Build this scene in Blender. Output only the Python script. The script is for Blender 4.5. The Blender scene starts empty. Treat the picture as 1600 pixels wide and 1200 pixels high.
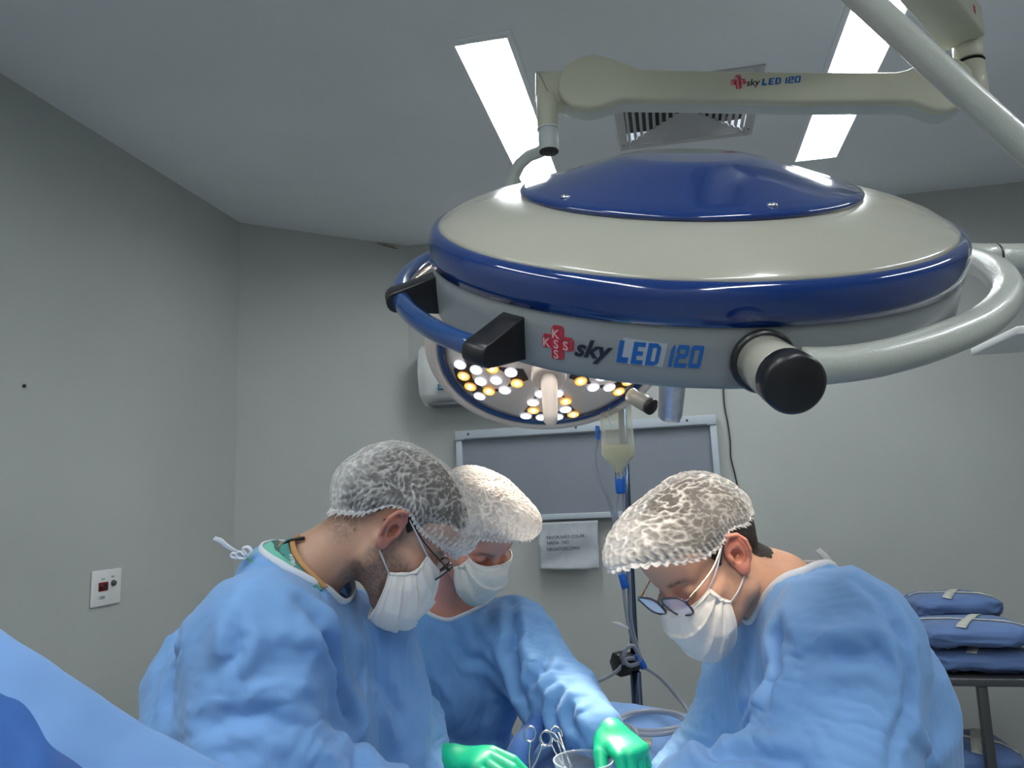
import bpy, bmesh, math, random
import numpy as np
from mathutils import Matrix, Vector

S = bpy.context.scene
COL = S.collection
rng = np.random.default_rng(7)
random.seed(7)

# ------------------------------------------------------------------ camera
FPX = 1200.0
_v1 = np.array([254/FPX, 172/FPX, 1.0]); _v1 /= np.linalg.norm(_v1)
_v2 = np.array([-5670/FPX, 378/FPX, 1.0]); _v2 /= np.linalg.norm(_v2)
_X = -(_v2-_v1*(_v2@_v1)); _X /= np.linalg.norm(_X)
_Z = np.cross(_X, _v1)
RC = np.stack([_X, _v1, _Z])              # room axes expressed in the camera's
CAM = np.array([0, 0, 1.60])
def P(px, py, d):                         # point seen at a pixel, d metres deep
    return CAM + d*(RC @ np.array([(px-800)/FPX, (py-600)/FPX, 1.0]))
def on_z(px, py, z):
    r = RC @ np.array([(px-800)/FPX, (py-600)/FPX, 1.0]); return CAM + r*(z-CAM[2])/r[2]
def on_y(px, py, y):
    r = RC @ np.array([(px-800)/FPX, (py-600)/FPX, 1.0]); return CAM + r*y/r[1]
def on_x(px, py, x):
    r = RC @ np.array([(px-800)/FPX, (py-600)/FPX, 1.0]); return CAM + r*x/r[0]
def proj(p):
    c = (np.asarray(p)-CAM) @ RC; return 800+FPX*c[..., 0]/c[..., 2], 600+FPX*c[..., 1]/c[..., 2]
cd = bpy.data.cameras.new('camera'); cam = bpy.data.objects.new('camera', cd); COL.objects.link(cam)
cd.sensor_width = 36; cd.lens = 36*FPX/1600; cd.clip_start = 0.02
_m = Matrix.Identity(4)
for i in range(3):
    _m[i][0] = RC[i, 0]; _m[i][1] = -RC[i, 1]; _m[i][2] = -RC[i, 2]; _m[i][3] = CAM[i]
cam.matrix_world = _m
S.camera = cam

# ------------------------------------------------------------------ light and exposure
S.view_settings.view_transform = 'Standard'; S.view_settings.look = 'None'
S.view_settings.gamma = 1.0; S.view_settings.use_curve_mapping = False
S.view_settings.exposure = 0.2
PANEL = 24.5          # emission of the ceiling panels
LEDM = 4.8            # the big lamp, also on
LEDW = 22.0           # the lit surgical lamp
w = bpy.data.worlds.new('world'); S.world = w; w.use_nodes = True
w.node_tree.nodes['Background'].inputs[0].default_value = (0.60, 0.66, 0.70, 1)
w.node_tree.nodes['Background'].inputs[1].default_value = 0.05

def area(name, loc, target, sx, sy, power, col):
    l = bpy.data.lights.new(name, 'AREA'); l.shape = 'RECTANGLE'; l.size = sx; l.size_y = sy
    l.energy = power; l.color = col
    o = bpy.data.objects.new(name, l); COL.objects.link(o); o.location = loc
    d = Vector(target)-Vector(loc); o.rotation_euler = d.to_track_quat('-Z', 'Y').to_euler()
    return o
# ------------------------------------------------------------------ tagging, linking
WM = {}
def tag(o, label=None, cat=None, group=None, kind=None):
    if label: o['label'] = label
    if cat: o['category'] = cat
    if group: o['group'] = group
    if kind: o['kind'] = kind
    return o
def thing(name, loc, label, cat, group=None, rot=None, parent=None):
    o = bpy.data.objects.new(name, None); COL.objects.link(o)
    m = Matrix.Translation(Vector([float(a) for a in loc]))
    if rot is not None: m = m @ rot.to_4x4()
    o.matrix_world = m; WM[o.name] = m
    o.empty_display_size = 0.05
    tag(o, label, cat, group)
    return o
def mk(name, V, F, mat, parent=None, local=False, smooth=True, attrs=None, mats=None, midx=None, auto=None):
    """one mesh object; V in world metres (or the parent's frame when local)"""
    V = np.asarray(V, float)
    if parent is not None and not local:
        inv = np.array(WM[parent.name].inverted())
        V = V @ inv[:3, :3].T + inv[:3, 3]
    m = bpy.data.meshes.new(name)
    m.from_pydata(V.tolist(), [], [tuple(int(i) for i in f) for f in F])
    o = bpy.data.objects.new(name, m); COL.objects.link(o)
    if parent is not None:
        o.parent = parent; WM[o.name] = WM[parent.name]
    else:
        WM[o.name] = Matrix.Identity(4)
    for mm in (mats or [mat]): m.materials.append(mm)
    if midx is not None: m.polygons.foreach_set('material_index', np.asarray(midx, dtype=np.int32))
    if smooth: m.polygons.foreach_set('use_smooth', np.ones(len(m.polygons), dtype=bool))
    if attrs:
        for k, a in attrs.items():
            a = np.asarray(a, dtype=np.float32)
            if a.ndim == 1:
                at = m.attributes.new(k, 'FLOAT', 'POINT'); at.data.foreach_set('value', a)
            else:
                at = m.attributes.new(k, 'FLOAT_COLOR', 'POINT')
                at.data.foreach_set('color', np.concatenate([a, np.ones((len(a), 1), np.float32)], 1).ravel())
    m.update()
    if auto is not None:
        m.set_sharp_from_angle(angle=math.radians(auto))
    return o
def at_base(o):
    """move a top-level mesh's origin to its footprint"""
    me = o.data; n = len(me.vertices); co = np.empty(n*3); me.vertices.foreach_get('co', co); co = co.reshape(-1, 3)
    c = (co.min(0)+co.max(0))/2; c[2] = co[:, 2].min()
    me.vertices.foreach_set('co', (co-c).ravel()); o.location = Vector(c.tolist()); WM[o.name] = Matrix.Translation(o.location); me.update()
    return o
def subsurf(o, n=1):
    s = o.modifiers.new('s', 'SUBSURF'); s.levels = n; s.render_levels = n; return o
def solid(o, t, off=0):
    s = o.modifiers.new('t', 'SOLIDIFY'); s.thickness = t; s.offset = off; return o

# ------------------------------------------------------------------ materials
def srgb(r, g, b):
    f = lambda c: (c/255/12.92) if c/255 <= 0.04045 else ((c/255+0.055)/1.055)**2.4
    return (f(r), f(g), f(b))
class N:
    def __init__(s, name):
        s.m = bpy.data.materials.new(name); s.m.use_nodes = True; s.t = s.m.node_tree; s.n = s.t.nodes
        s.b = s.n['Principled BSDF']
    def new(s, ty, **k):
        x = s.n.new(ty)
        for a, b in k.items():
            setattr(x, a, b)
        return x
    def link(s, a, b): s.t.links.new(a, b)
    def noise(s, scale, detail=3, rough=0.5, coord='Object', dist=0.0, mul=(1, 1, 1)):
        tc = s.new('ShaderNodeTexCoord'); mp = s.new('ShaderNodeMapping'); mp.inputs['Scale'].default_value = mul
        nz = s.new('ShaderNodeTexNoise'); nz.inputs['Scale'].default_value = scale; nz.inputs['Detail'].default_value = detail
        nz.inputs['Roughness'].default_value = rough; nz.inputs['Distortion'].default_value = dist
        s.link(tc.outputs[coord], mp.inputs[0]); s.link(mp.outputs[0], nz.inputs['Vector']); return nz
    def ramp(s, src, stops):
        r = s.new('ShaderNodeValToRGB'); el = r.color_ramp.elements
        while len(el) < len(stops): el.new(0.5)
        for e, (p, c) in zip(el, stops): e.position = p; e.color = (*c, 1) if len(c) == 3 else c
        s.link(src, r.inputs[0]); return r
    def bump(s, src, strength, dist=0.002):
        b = s.new('ShaderNodeBump'); b.inputs['Strength'].default_value = strength; b.inputs['Distance'].default_value = dist
        s.link(src, b.inputs['Height']); s.link(b.outputs[0], s.b.inputs['Normal']); return b
def plain(name, col, rough=0.5, metal=0.0, coat=0.0, spec=0.5, nscale=0, namp=0.06, bump=0, bscale=200, sheen=0, trans=0, ior=1.45, sss=0):
    n = N(name); b = n.b
    b.inputs['Base Color'].default_value = (*col, 1); b.inputs['Roughness'].default_value = rough
    b.inputs['Metallic'].default_value = metal; b.inputs['Coat Weight'].default_value = coat; b.inputs['Coat Roughness'].default_value = 0.05
    b.inputs['Specular IOR Level'].default_value = spec; b.inputs['Sheen Weight'].default_value = sheen
    b.inputs['Transmission Weight'].default_value = trans; b.inputs['IOR'].default_value = ior
    if sss: b.inputs['Subsurface Weight'].default_value = sss; b.inputs['Subsurface Radius'].default_value = (0.01, 0.004, 0.002); b.inputs['Subsurface Scale'].default_value = 0.6
    if nscale:
        z = n.noise(nscale, 4)
        lo = tuple(c*(1-namp) for c in col); hi = tuple(min(1, c*(1+namp)) for c in col)
        r = n.ramp(z.outputs[0], [(0.3, lo), (0.7, hi)]); n.link(r.outputs[0], b.inputs['Base Color'])
    if bump:
        z2 = n.noise(bscale, 3); n.bump(z2.outputs[0], bump, 0.001)
    return n.m
def emis(name, col, strength):
    n = N(name); n.b.inputs['Base Color'].default_value = (*col, 1)
    n.b.inputs['Emission Color'].default_value = (*col, 1); n.b.inputs['Emission Strength'].default_value = strength
    return n.m

M = {}
M['wall'] = plain('wall_paint', (0.43, 0.445, 0.425), 0.75, nscale=1.3, namp=0.05, bump=0.15, bscale=140)
M['ceiling'] = plain('ceiling_paint', (0.74, 0.755, 0.78), 0.85, nscale=1.1, namp=0.06, bump=0.12, bscale=90)
M['floor'] = plain('vinyl_floor', (0.30, 0.33, 0.34), 0.35, nscale=8, namp=0.1)
M['white_metal'] = plain('white_enamel', (0.72, 0.73, 0.72), 0.35, nscale=20, namp=0.03)
M['grille'] = plain('diffuser_enamel', (0.44, 0.43, 0.43), 0.45, nscale=20, namp=0.05)
M['panel'] = emis('light_diffuser', (0.93, 0.98, 1.0), PANEL)
M['dark'] = plain('dark_cavity', (0.02, 0.02, 0.022), 0.8)
M['cream'] = plain('cream_enamel', (0.32, 0.31, 0.26), 0.22, coat=0.35, nscale=6, namp=0.03, bump=0.04, bscale=350)
M['cream_side'] = plain('grey_enamel', (0.225, 0.24, 0.25), 0.30, coat=0.2, nscale=6, namp=0.03, bump=0.05, bscale=400)
M['arm'] = plain('arm_enamel', (0.50, 0.49, 0.385), 0.42, coat=0.1, nscale=9, namp=0.04)
M['arm_low'] = plain('arm_cover_grey', (0.50, 0.53, 0.52), 0.45, nscale=9, namp=0.04)
M['tube'] = plain('hammered_enamel', (0.40, 0.415, 0.38), 0.28, coat=0.3, bump=0.55, bscale=330)
M['blue'] = plain('blue_gloss', (0.0025, 0.024, 0.135), 0.10, coat=0.8, nscale=5, namp=0.05)
M['rail'] = plain('blue_rail_gloss', (0.006, 0.045, 0.17), 0.14, coat=0.8)
M['black'] = plain('black_plastic', (0.009, 0.009, 0.011), 0.33, bump=0.06, bscale=300)
M['rubber'] = plain('black_rubber', (0.014, 0.014, 0.018), 0.6, bump=0.1)
M['alu'] = plain('brushed_aluminium', (0.52, 0.53, 0.58), 0.30, metal=0.85, nscale=60, namp=0.12, bump=0.06)
M['steel'] = plain('stainless_steel', (0.62, 0.62, 0.62), 0.18, metal=1.0)
M['brass'] = plain('gold_metal', (0.62, 0.45, 0.25), 0.25, metal=1.0)
M['red_print'] = plain('red_print', (0.42, 0.015, 0.035), 0.5)
M['pink_print'] = plain('pale_pink_print', (0.62, 0.36, 0.37), 0.5)
M['blue_print'] = plain('blue_print', (0.006, 0.10, 0.36), 0.45)
M['black_print'] = plain('black_print', (0.012, 0.013, 0.03), 0.5)
M['white_print'] = plain('white_print', (0.70, 0.68, 0.68), 0.5)
M['board'] = plain('negatoscope_screen', (0.21, 0.23, 0.27), 0.50, nscale=3, namp=0.05)
M['board_frame'] = plain('negatoscope_frame', (0.42, 0.47, 0.52), 0.4, nscale=12, namp=0.04)
M['paper'] = plain('taped_paper', (0.40, 0.43, 0.46), 0.6, nscale=14, namp=0.12)
M['clip_blue'] = plain('blue_clamp_plastic', (0.01, 0.12, 0.50), 0.35)
M['skirt'] = plain('black_cord', (0.02, 0.02, 0.02), 0.6)
M['pole'] = plain('iv_pole_metal', (0.10, 0.14, 0.22), 0.22, metal=0.9)
M['dark_steel'] = plain('dark_cart_steel', (0.10, 0.10, 0.105), 0.4, metal=0.7)
M['tape'] = plain('autoclave_tape', (0.52, 0.52, 0.47), 0.6, nscale=60, namp=0.12)

def fabric(name, col, weave=520, namp=0.10, trans=0.12, rough=0.72):
    n = N(name); b = n.b
    z = n.noise(3.0, 4, 0.6); z2 = n.noise(weave, 2)
    r = n.ramp(z.outputs[0], [(0.3, tuple(c*(1-namp) for c in col)), (0.7, tuple(min(1, c*(1+namp)) for c in col))])
    n.link(r.outputs[0], b.inputs['Base Color']); b.inputs['Roughness'].default_value = rough
    b.inputs['Sheen Weight'].default_value = 0.15; b.inputs['Specular IOR Level'].default_value = 0.35
    bf = n.bump(z2.outputs[0], 0.25, 0.0008)
    if weave == 520:                       # sharp creases of stiff non-woven cloth
        cz = n.noise(6.5, 2, 0.45, mul=(1.0, 1.0, 0.7), dist=0.35); cz.noise_type = 'RIDGED_MULTIFRACTAL'; cz.normalize = True
        b2 = n.new('ShaderNodeBump'); b2.inputs['Strength'].default_value = 0.9; b2.inputs['Distance'].default_value = 0.03
        n.link(cz.outputs[0], b2.inputs['Height']); n.link(b2.outputs[0], bf.inputs['Normal'])
    if trans:
        tr = n.new('ShaderNodeBsdfTranslucent'); n.link(r.outputs[0], tr.inputs[0])
        mx = n.new('ShaderNodeMixShader'); mx.inputs[0].default_value = trans
        out = n.n['Material Output']; n.link(b.outputs[0], mx.inputs[1]); n.link(tr.outputs[0], mx.inputs[2]); n.link(mx.outputs[0], out.inputs[0])
    return n.m
M['gown'] = fabric('blue_nonwoven_gown', (0.195, 0.39, 0.73))
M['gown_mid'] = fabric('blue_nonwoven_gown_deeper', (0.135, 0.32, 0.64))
M['drape'] = fabric('blue_drape', (0.20, 0.38, 0.72))
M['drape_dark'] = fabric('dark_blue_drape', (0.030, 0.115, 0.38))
M['wrap'] = fabric('blue_sterile_wrap', (0.095, 0.165, 0.35), trans=0)
M['scrub'] = fabric('green_scrub_cotton', (0.16, 0.52, 0.40), weave=900)
M['scrub_dark'] = fabric('dark_green_lining', (0.03, 0.10, 0.08), weave=900)
M['white_fab'] = fabric('white_binding', (0.66, 0.70, 0.76), weave=900)
M['mask'] = fabric('white_mask_fabric', (0.92, 0.89, 0.84), weave=1200, namp=0.02, trans=0.25, rough=0.8)
M['lanyard'] = plain('teal_lanyard', (0.06, 0.24, 0.22), 0.6, bump=0.2, bscale=700)
M['lanyard_tan'] = plain('tan_lanyard', (0.42, 0.22, 0.08), 0.6, bump=0.2, bscale=700)
M['glove'] = plain('green_latex', (0.005, 0.44, 0.24), 0.42, nscale=25, namp=0.08, bump=0.15, bscale=120, sss=0.1)

def clear(name, col=(0.9, 0.93, 0.93), alpha=0.35, rough=0.08):
    """thin clear plastic: see-through with a real gloss"""
    n = N(name); b = n.b; b.inputs['Base Color'].default_value = (*col, 1); b.inputs['Roughness'].default_value = rough
    tr = n.new('ShaderNodeBsdfTransparent'); tr.inputs[0].default_value = (*[0.5+0.5*c for c in col], 1)
    lw = n.new('ShaderNodeLayerWeight'); lw.inputs[0].default_value = 0.35
    mt = n.new('ShaderNodeMath', operation='MULTIPLY_ADD'); mt.inputs[1].default_value = 1-alpha; mt.inputs[2].default_value = alpha
    n.link(lw.outputs['Facing'], mt.inputs[0])
    mx = n.new('ShaderNodeMixShader'); n.link(mt.outputs[0], mx.inputs[0]); n.link(tr.outputs[0], mx.inputs[1]); n.link(b.outputs[0], mx.inputs[2])
    n.link(mx.outputs[0], n.n['Material Output'].inputs[0]); return n.m
M['clear'] = clear('clear_plastic', (0.70, 0.78, 0.84), 0.12)
M['tubing'] = clear('clear_tubing', (0.45, 0.49, 0.56), 0.42)
M['bag'] = clear('iv_bag_film', (0.78, 0.80, 0.72), 0.22)
M['fluid'] = clear('pale_fluid', (0.62, 0.62, 0.42), 0.50)
M['glass'] = clear('spectacle_lens', (0.75, 0.72, 0.85), 0.16, 0.03)
M['lens'] = clear('led_optic', (0.95, 0.95, 0.95), 0.30, 0.05)

# skin uses a per-vertex albedo (lips, stubble, flush are true colour of the face)
def skin(name, mottling=0.08):
    n = N(name); b = n.b
    at = n.new('ShaderNodeAttribute', attribute_name='col')
    z = n.noise(160, 4, 0.6); z3 = n.noise(22, 3)
    mr = n.new('ShaderNodeMapRange'); mr.inputs['To Min'].default_value = 1-mottling; mr.inputs['To Max'].default_value = 1+mottling
    n.link(z3.outputs[0], mr.inputs[0])
    vm = n.new('ShaderNodeVectorMath', operation='SCALE'); n.link(at.outputs['Color'], vm.inputs[0]); n.link(mr.outputs[0], vm.inputs['Scale'])
    n.link(vm.outputs[0], b.inputs['Base Color']); b.inputs['Roughness'].default_value = 0.5
    b.inputs['Subsurface Weight'].default_value = 0.15; b.inputs['Subsurface Radius'].default_value = (0.012, 0.004, 0.002); b.inputs['Subsurface Scale'].default_value = 0.5
    n.bump(z.outputs[0], 0.2, 0.0006); return n.m
M['skin'] = skin('skin')
def hairm(name, col):
    n = N(name); b = n.b
    z = n.noise(90, 5, 0.7, mul=(1, 1, 4)); r = n.ramp(z.outputs[0], [(0.3, tuple(c*0.4 for c in col)), (0.7, tuple(c*1.6 for c in col))])
    n.link(r.outputs[0], b.inputs['Base Color']); b.inputs['Roughness'].default_value = 0.55; n.bump(z.outputs[0], 0.8, 0.003); return n.m
M['hair'] = hairm('dark_hair', (0.018, 0.014, 0.012)); M['hair_brown'] = hairm('brown_hair', (0.16, 0.085, 0.04))
def capm(name, lo, hi, col=(0.82, 0.81, 0.79)):
    """crinkled, half see-through non-woven: folded ridges are doubled cloth and so more opaque"""
    n = N(name); b = n.b; b.inputs['Base Color'].default_value = (*col, 1); b.inputs['Roughness'].default_value = 0.6
    at = n.new('ShaderNodeAttribute', attribute_name='fold')
    mr = n.new('ShaderNodeMapRange'); mr.inputs['To Min'].default_value = lo; mr.inputs['To Max'].default_value = hi
    n.link(at.outputs['Fac'], mr.inputs[0])
    tl = n.new('ShaderNodeBsdfTranslucent'); tl.inputs[0].default_value = (*col, 1)
    ms = n.new('ShaderNodeMixShader'); ms.inputs[0].default_value = 0.3; n.link(b.outputs[0], ms.inputs[1]); n.link(tl.outputs[0], ms.inputs[2])
    tp = n.new('ShaderNodeBsdfTransparent')
    mx = n.new('ShaderNodeMixShader'); n.link(mr.outputs[0], mx.inputs[0]); n.link(tp.outputs[0], mx.inputs[1]); n.link(ms.outputs[0], mx.inputs[2])
    n.link(mx.outputs[0], n.n['Material Output'].inputs[0]); return n.m
M['cap'] = capm('bouffant_cap_film', 0.13, 0.98)

# ------------------------------------------------------------------ mesh makers (all return V, F)
def cat(*vf):
    V, F, k = [], [], 0
    for v, f in vf:
        V.append(np.asarray(v, float)); F += [tuple(i+k for i in q) for q in f]; k += len(v)
    return np.concatenate(V), F
def xf(vf, loc=(0, 0, 0), R=None, s=1.0):
    v = np.asarray(vf[0], float)*s
    if R is not None: v = v @ np.asarray(R).T
    return v+np.asarray(loc, float), vf[1]
def box(lo, hi, bev=0.0, seg=2):
    bm = bmesh.new(); bmesh.ops.create_cube(bm, size=1)
    lo = np.array(lo, float); hi = np.array(hi, float); c = (lo+hi)/2; s = hi-lo
    for v in bm.verts: v.co = Vector(((v.co[0]*s[0]+c[0]), (v.co[1]*s[1]+c[1]), (v.co[2]*s[2]+c[2])))
    if bev: bmesh.ops.bevel(bm, geom=bm.edges[:]+bm.verts[:], offset=bev, segments=seg, profile=0.5, affect='EDGES')
    return bm_out(bm)
def bm_out(bm):
    bm.verts.index_update(); V = np.array([v.co[:] for v in bm.verts]); F = [tuple(v.index for v in f.verts) for f in bm.faces]; bm.free(); return V, F
def lathe(prof, n=64, cap=True):
    prof = np.array(prof, float); th = np.linspace(0, 2*np.pi, n, endpoint=False)
    V = np.stack([np.outer(prof[:, 0], np.cos(th)), np.outer(prof[:, 0], np.sin(th)), np.repeat(prof[:, 1][:, None], n, 1)], 2).reshape(-1, 3)
    F = []
    for i in range(len(prof)-1):
        for j in range(n):
            k = (j+1) % n; F.append((i*n+j, i*n+k, (i+1)*n+k, (i+1)*n+j))
    if not cap: return V, F
    if prof[0, 0] > 1e-6: F.append(tuple(range(n))[::-1])
    if prof[-1, 0] > 1e-6: F.append(tuple((len(prof)-1)*n+j for j in range(n)))
    return V, F
def frames(p):
    p = np.asarray(p, float); t = np.gradient(p, axis=0); t /= np.linalg.norm(t, axis=1)[:, None]+1e-12
    u = np.cross(t[0], [0, 0, 1.0]);
    if np.linalg.norm(u) < 0.1: u = np.cross(t[0], [0, 1.0, 0])
    u /= np.linalg.norm(u); U = [u]
    for i in range(1, len(p)):
        u = U[-1]-t[i]*(U[-1] @ t[i]); u /= np.linalg.norm(u); U.append(u)
    U = np.array(U); return t, U, np.cross(t, U)
def spline(pts, n=40):
    """Catmull-Rom through points"""
    p = np.asarray(pts, float); p = np.concatenate([[2*p[0]-p[1]], p, [2*p[-1]-p[-2]]]); out = []
    m = len(p)-3
    for s in np.linspace(0, m, n):
        i = min(int(s), m-1); t = s-i; a, b, c, d = p[i:i+4]
        out.append(0.5*((2*b)+(-a+c)*t+(2*a-5*b+4*c-d)*t*t+(-a+3*b-3*c+d)*t**3))
    return np.array(out)
def tube(path, r, n=12, caps=True, flat=None, up=None):
    path = np.asarray(path, float); m = len(path); r = np.broadcast_to(np.asarray(r, float), (m,))
    t, U, W = frames(path)
    if up is not None:
        W = np.broadcast_to(np.asarray(up, float), t.shape); U = np.cross(W, t); U /= np.linalg.norm(U, axis=1)[:, None]; W = np.cross(t, U)
    th = np.linspace(0, 2*np.pi, n, endpoint=False); fl = flat if flat else 1.0
    V = (path[:, None]+r[:, None, None]*(np.cos(th)[None, :, None]*U[:, None]+fl*np.sin(th)[None, :, None]*W[:, None])).reshape(-1, 3)
    F = [(i*n+j, (i+1)*n+j, (i+1)*n+(j+1) % n, i*n+(j+1) % n) for i in range(m-1) for j in range(n)]
    if caps: F += [tuple(range(n)), tuple((m-1)*n+j for j in range(n))[::-1]]
    return V, F
def ring(path, r, n=10, flat=None):
    """closed tube"""
    path = np.asarray(path, float); m = len(path); t = np.roll(path, -1, 0)-np.roll(path, 1, 0); t /= np.linalg.norm(t, axis=1)[:, None]
    c = path.mean(0); U = path-c; U -= t*(U*t).sum(1)[:, None]; U /= np.linalg.norm(U, axis=1)[:, None]; W = np.cross(t, U)
    th = np.linspace(0, 2*np.pi, n, endpoint=False); r = np.broadcast_to(np.asarray(r, float), (m,)); fl = flat if flat else 1.0
    V = (path[:, None]+r[:, None, None]*(fl*np.cos(th)[None, :, None]*U[:, None]+np.sin(th)[None, :, None]*W[:, None])).reshape(-1, 3)
    return V, [(i*n+j, ((i+1) % m)*n+j, ((i+1) % m)*n+(j+1) % n, i*n+(j+1) % n) for i in range(m) for j in range(n)]
def grid(Pt, close_u=False, close_v=False):
    a, b = Pt.shape[:2]; F = []
    for i in range(a if close_u else a-1):
        for j in range(b if close_v else b-1):
            i2 = (i+1) % a; j2 = (j+1) % b; F.append((i*b+j, i2*b+j, i2*b+j2, i*b+j2))
    return Pt.reshape(-1, 3), F
def prism(poly, z0, z1, bev=0, seg=2):
    bm = bmesh.new(); vs = [bm.verts.new((x, y, z0)) for x, y in poly]; f = bm.faces.new(vs)
    r = bmesh.ops.extrude_face_region(bm, geom=[f]); bmesh.ops.translate(bm, vec=(0, 0, z1-z0), verts=[e for e in r['geom'] if isinstance(e, bmesh.types.BMVert)])
    bmesh.ops.recalc_face_normals(bm, faces=bm.faces[:])
    if bev: bmesh.ops.bevel(bm, geom=[e for e in bm.edges if abs(e.verts[0].co.z-e.verts[1].co.z) < 1e-7], offset=bev, segments=seg, affect='EDGES', profile=0.5)
    return bm_out(bm)
def text_mesh(s, size=1.0, shear=0.0, bold=0.0, ext=0.0):
    c = bpy.data.curves.new('t', 'FONT'); c.body = s; c.size = size; c.shear = shear; c.offset = bold; c.extrude = ext; c.resolution_u = 3
    o = bpy.data.objects.new('t', c); COL.objects.link(o)
    dg = bpy.context.evaluated_depsgraph_get(); me = bpy.data.meshes.new_from_object(o.evaluated_get(dg))
    bm = bmesh.new(); bm.from_mesh(me); bmesh.ops.triangulate(bm, faces=bm.faces[:]); V, F = bm_out(bm)
    bpy.data.objects.remove(o); bpy.data.curves.remove(c); bpy.data.meshes.remove(me)
    return V, F

# ------------------------------------------------------------------ noise, implicit surfaces, cloth
_perm = rng.permutation(256); _perm = np.concatenate([_perm, _perm, _perm]); _g = rng.normal(size=(256, 3)); _g /= np.linalg.norm(_g, axis=1)[:, None]
def perlin(p):
    p = np.asarray(p, float); i = np.floor(p).astype(int); f = p-i; i &= 255; u = f*f*f*(f*(f*6-15)+10); out = 0
    for dx in (0, 1):
        for dy in (0, 1):
            for dz in (0, 1):
                h = _perm[_perm[_perm[(i[:, 0]+dx) & 255]+((i[:, 1]+dy) & 255)]+((i[:, 2]+dz) & 255)]
                g = _g[h]; d = f-np.array([dx, dy, dz])
                wt = (u[:, 0] if dx else 1-u[:, 0])*(u[:, 1] if dy else 1-u[:, 1])*(u[:, 2] if dz else 1-u[:, 2])
                out = out+wt*(g*d).sum(1)
    return out*1.6
def ridged(p, oct=3):
    o = 0; a = 1.0; s = 1.0; tot = 0
    for k in range(oct):
        o = o+a*(1-np.abs(perlin(p*s+7.3*k))*2.2)**2; tot += a; a *= 0.5; s *= 2.1
    return np.clip(o/tot, 0, 1)
def smin(a, b, k):
    h = np.clip(0.5+0.5*(b-a)/k, 0, 1); return b*(1-h)+a*h-k*h*(1-h)
def smax(a, b, k): return -smin(-a, -b, k)
def s_ell(p, c, r, R=None):
    q = p-np.asarray(c, p.dtype)
    if R is not None: q = q @ np.asarray(R, p.dtype)
    r = np.asarray(r, p.dtype); k0 = np.sqrt(((q/r)**2).sum(-1))+1e-9; k1 = np.sqrt(((q/(r*r))**2).sum(-1))+1e-9
    return k0*(k0-1)/k1
def s_cap(p, a, b, ra, rb=None):
    a = np.asarray(a, p.dtype); b = np.asarray(b, p.dtype); rb = ra if rb is None else rb
    ab = b-a; t = np.clip(((p-a) @ ab)/(ab @ ab+1e-12), 0, 1); return np.sqrt(((p-a-t[:, None]*ab)**2).sum(1))-(ra+(rb-ra)*t)
def s_chain(p, pts, rs, k=0.0):
    d = None
    for i in range(len(pts)-1):
        e = s_cap(p, pts[i], pts[i+1], rs[i], rs[i+1]); d = e if d is None else (smin(d, e, k) if k else np.minimum(d, e))
    return d
def snets(f, lo, hi, h, proj_it=2):
    """naive surface nets of f<0, vectorised, then pulled onto the zero set"""
    lo = np.array(lo, float); n = np.ceil((np.array(hi)-lo)/h).astype(int)+1
    ax = [lo[i]+h*np.arange(n[i]) for i in range(3)]
    G = np.stack(np.meshgrid(*ax, indexing='ij'), -1).reshape(-1, 3).astype(np.float32)
    D = np.empty(len(G), np.float32)
    for s in range(0, len(G), 400000): D[s:s+400000] = f(G[s:s+400000])
    D = D.reshape(n); sg = D < 0; cnt = np.zeros(n-1, int); acc = np.zeros((*(n-1), 3)); nx, ny, nz = n
    corners = [(a, b, c) for a in (0, 1) for b in (0, 1) for c in (0, 1)]
    sl = lambda o: tuple(slice(o[i], n[i]-1+o[i]) for i in range(3))
    for a in corners:
        for k in range(3):
            if a[k]: continue
            b = list(a); b[k] = 1; b = tuple(b); da, db = D[sl(a)], D[sl(b)]; m = (da < 0) != (db < 0)
            t = np.where(m, da/np.where(m, da-db, 1), 0)
            for q in range(3): acc[..., q] += np.where(m, a[q]+(t if q == k else 0), 0)
            cnt += m
    act = cnt > 0; idx = -np.ones(n-1, int); idx[act] = np.arange(act.sum())
    ij = np.argwhere(act); V = lo+h*(ij+acc[act]/cnt[act][:, None]); F = []
    for k in range(3):
        a = [slice(1, n[i]-1) for i in range(3)]; b = list(a); a[k] = slice(0, n[k]-1); b[k] = slice(1, n[k])
        m = sg[tuple(a)] != sg[tuple(b)]; ij = np.argwhere(m); inside = sg[tuple(a)][m]
        off = np.array([1, 1, 1]); off[k] = 0; ij = ij+off; e1 = np.zeros(3, int); e2 = np.zeros(3, int); e1[(k+1) % 3] = 1; e2[(k+2) % 3] = 1
        g = lambda o: idx[tuple((ij-o).T)]
        q = np.stack([g(e1+e2), g(e2), g(0*e1), g(e1)], 1); q[~inside] = q[~inside][:, ::-1]; F.append(q)
    F = np.concatenate(F); F = F[(F >= 0).all(1)]
    for _ in range(proj_it):
        e = h*0.25; d0 = f(V.astype(np.float32)).astype(float)
        g = np.stack([f((V+np.eye(3)[k]*e).astype(np.float32))-d0 for k in range(3)], 1)/e
        V = V-(d0/np.maximum((g*g).sum(1), 0.25))[:, None]*g*0.9
    return V, F
def vnormals(V, F):
    F = np.asarray(F); a, b, c, d = (V[F[:, i]] for i in range(4)); fn = np.cross(c-a, d-b); n = np.zeros_like(V)
    for i in range(4):
        for k in range(3): n[:, k] += np.bincount(F[:, i], fn[:, k], len(V))
    return n/(np.linalg.norm(n, axis=1)[:, None]+1e-12)
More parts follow.
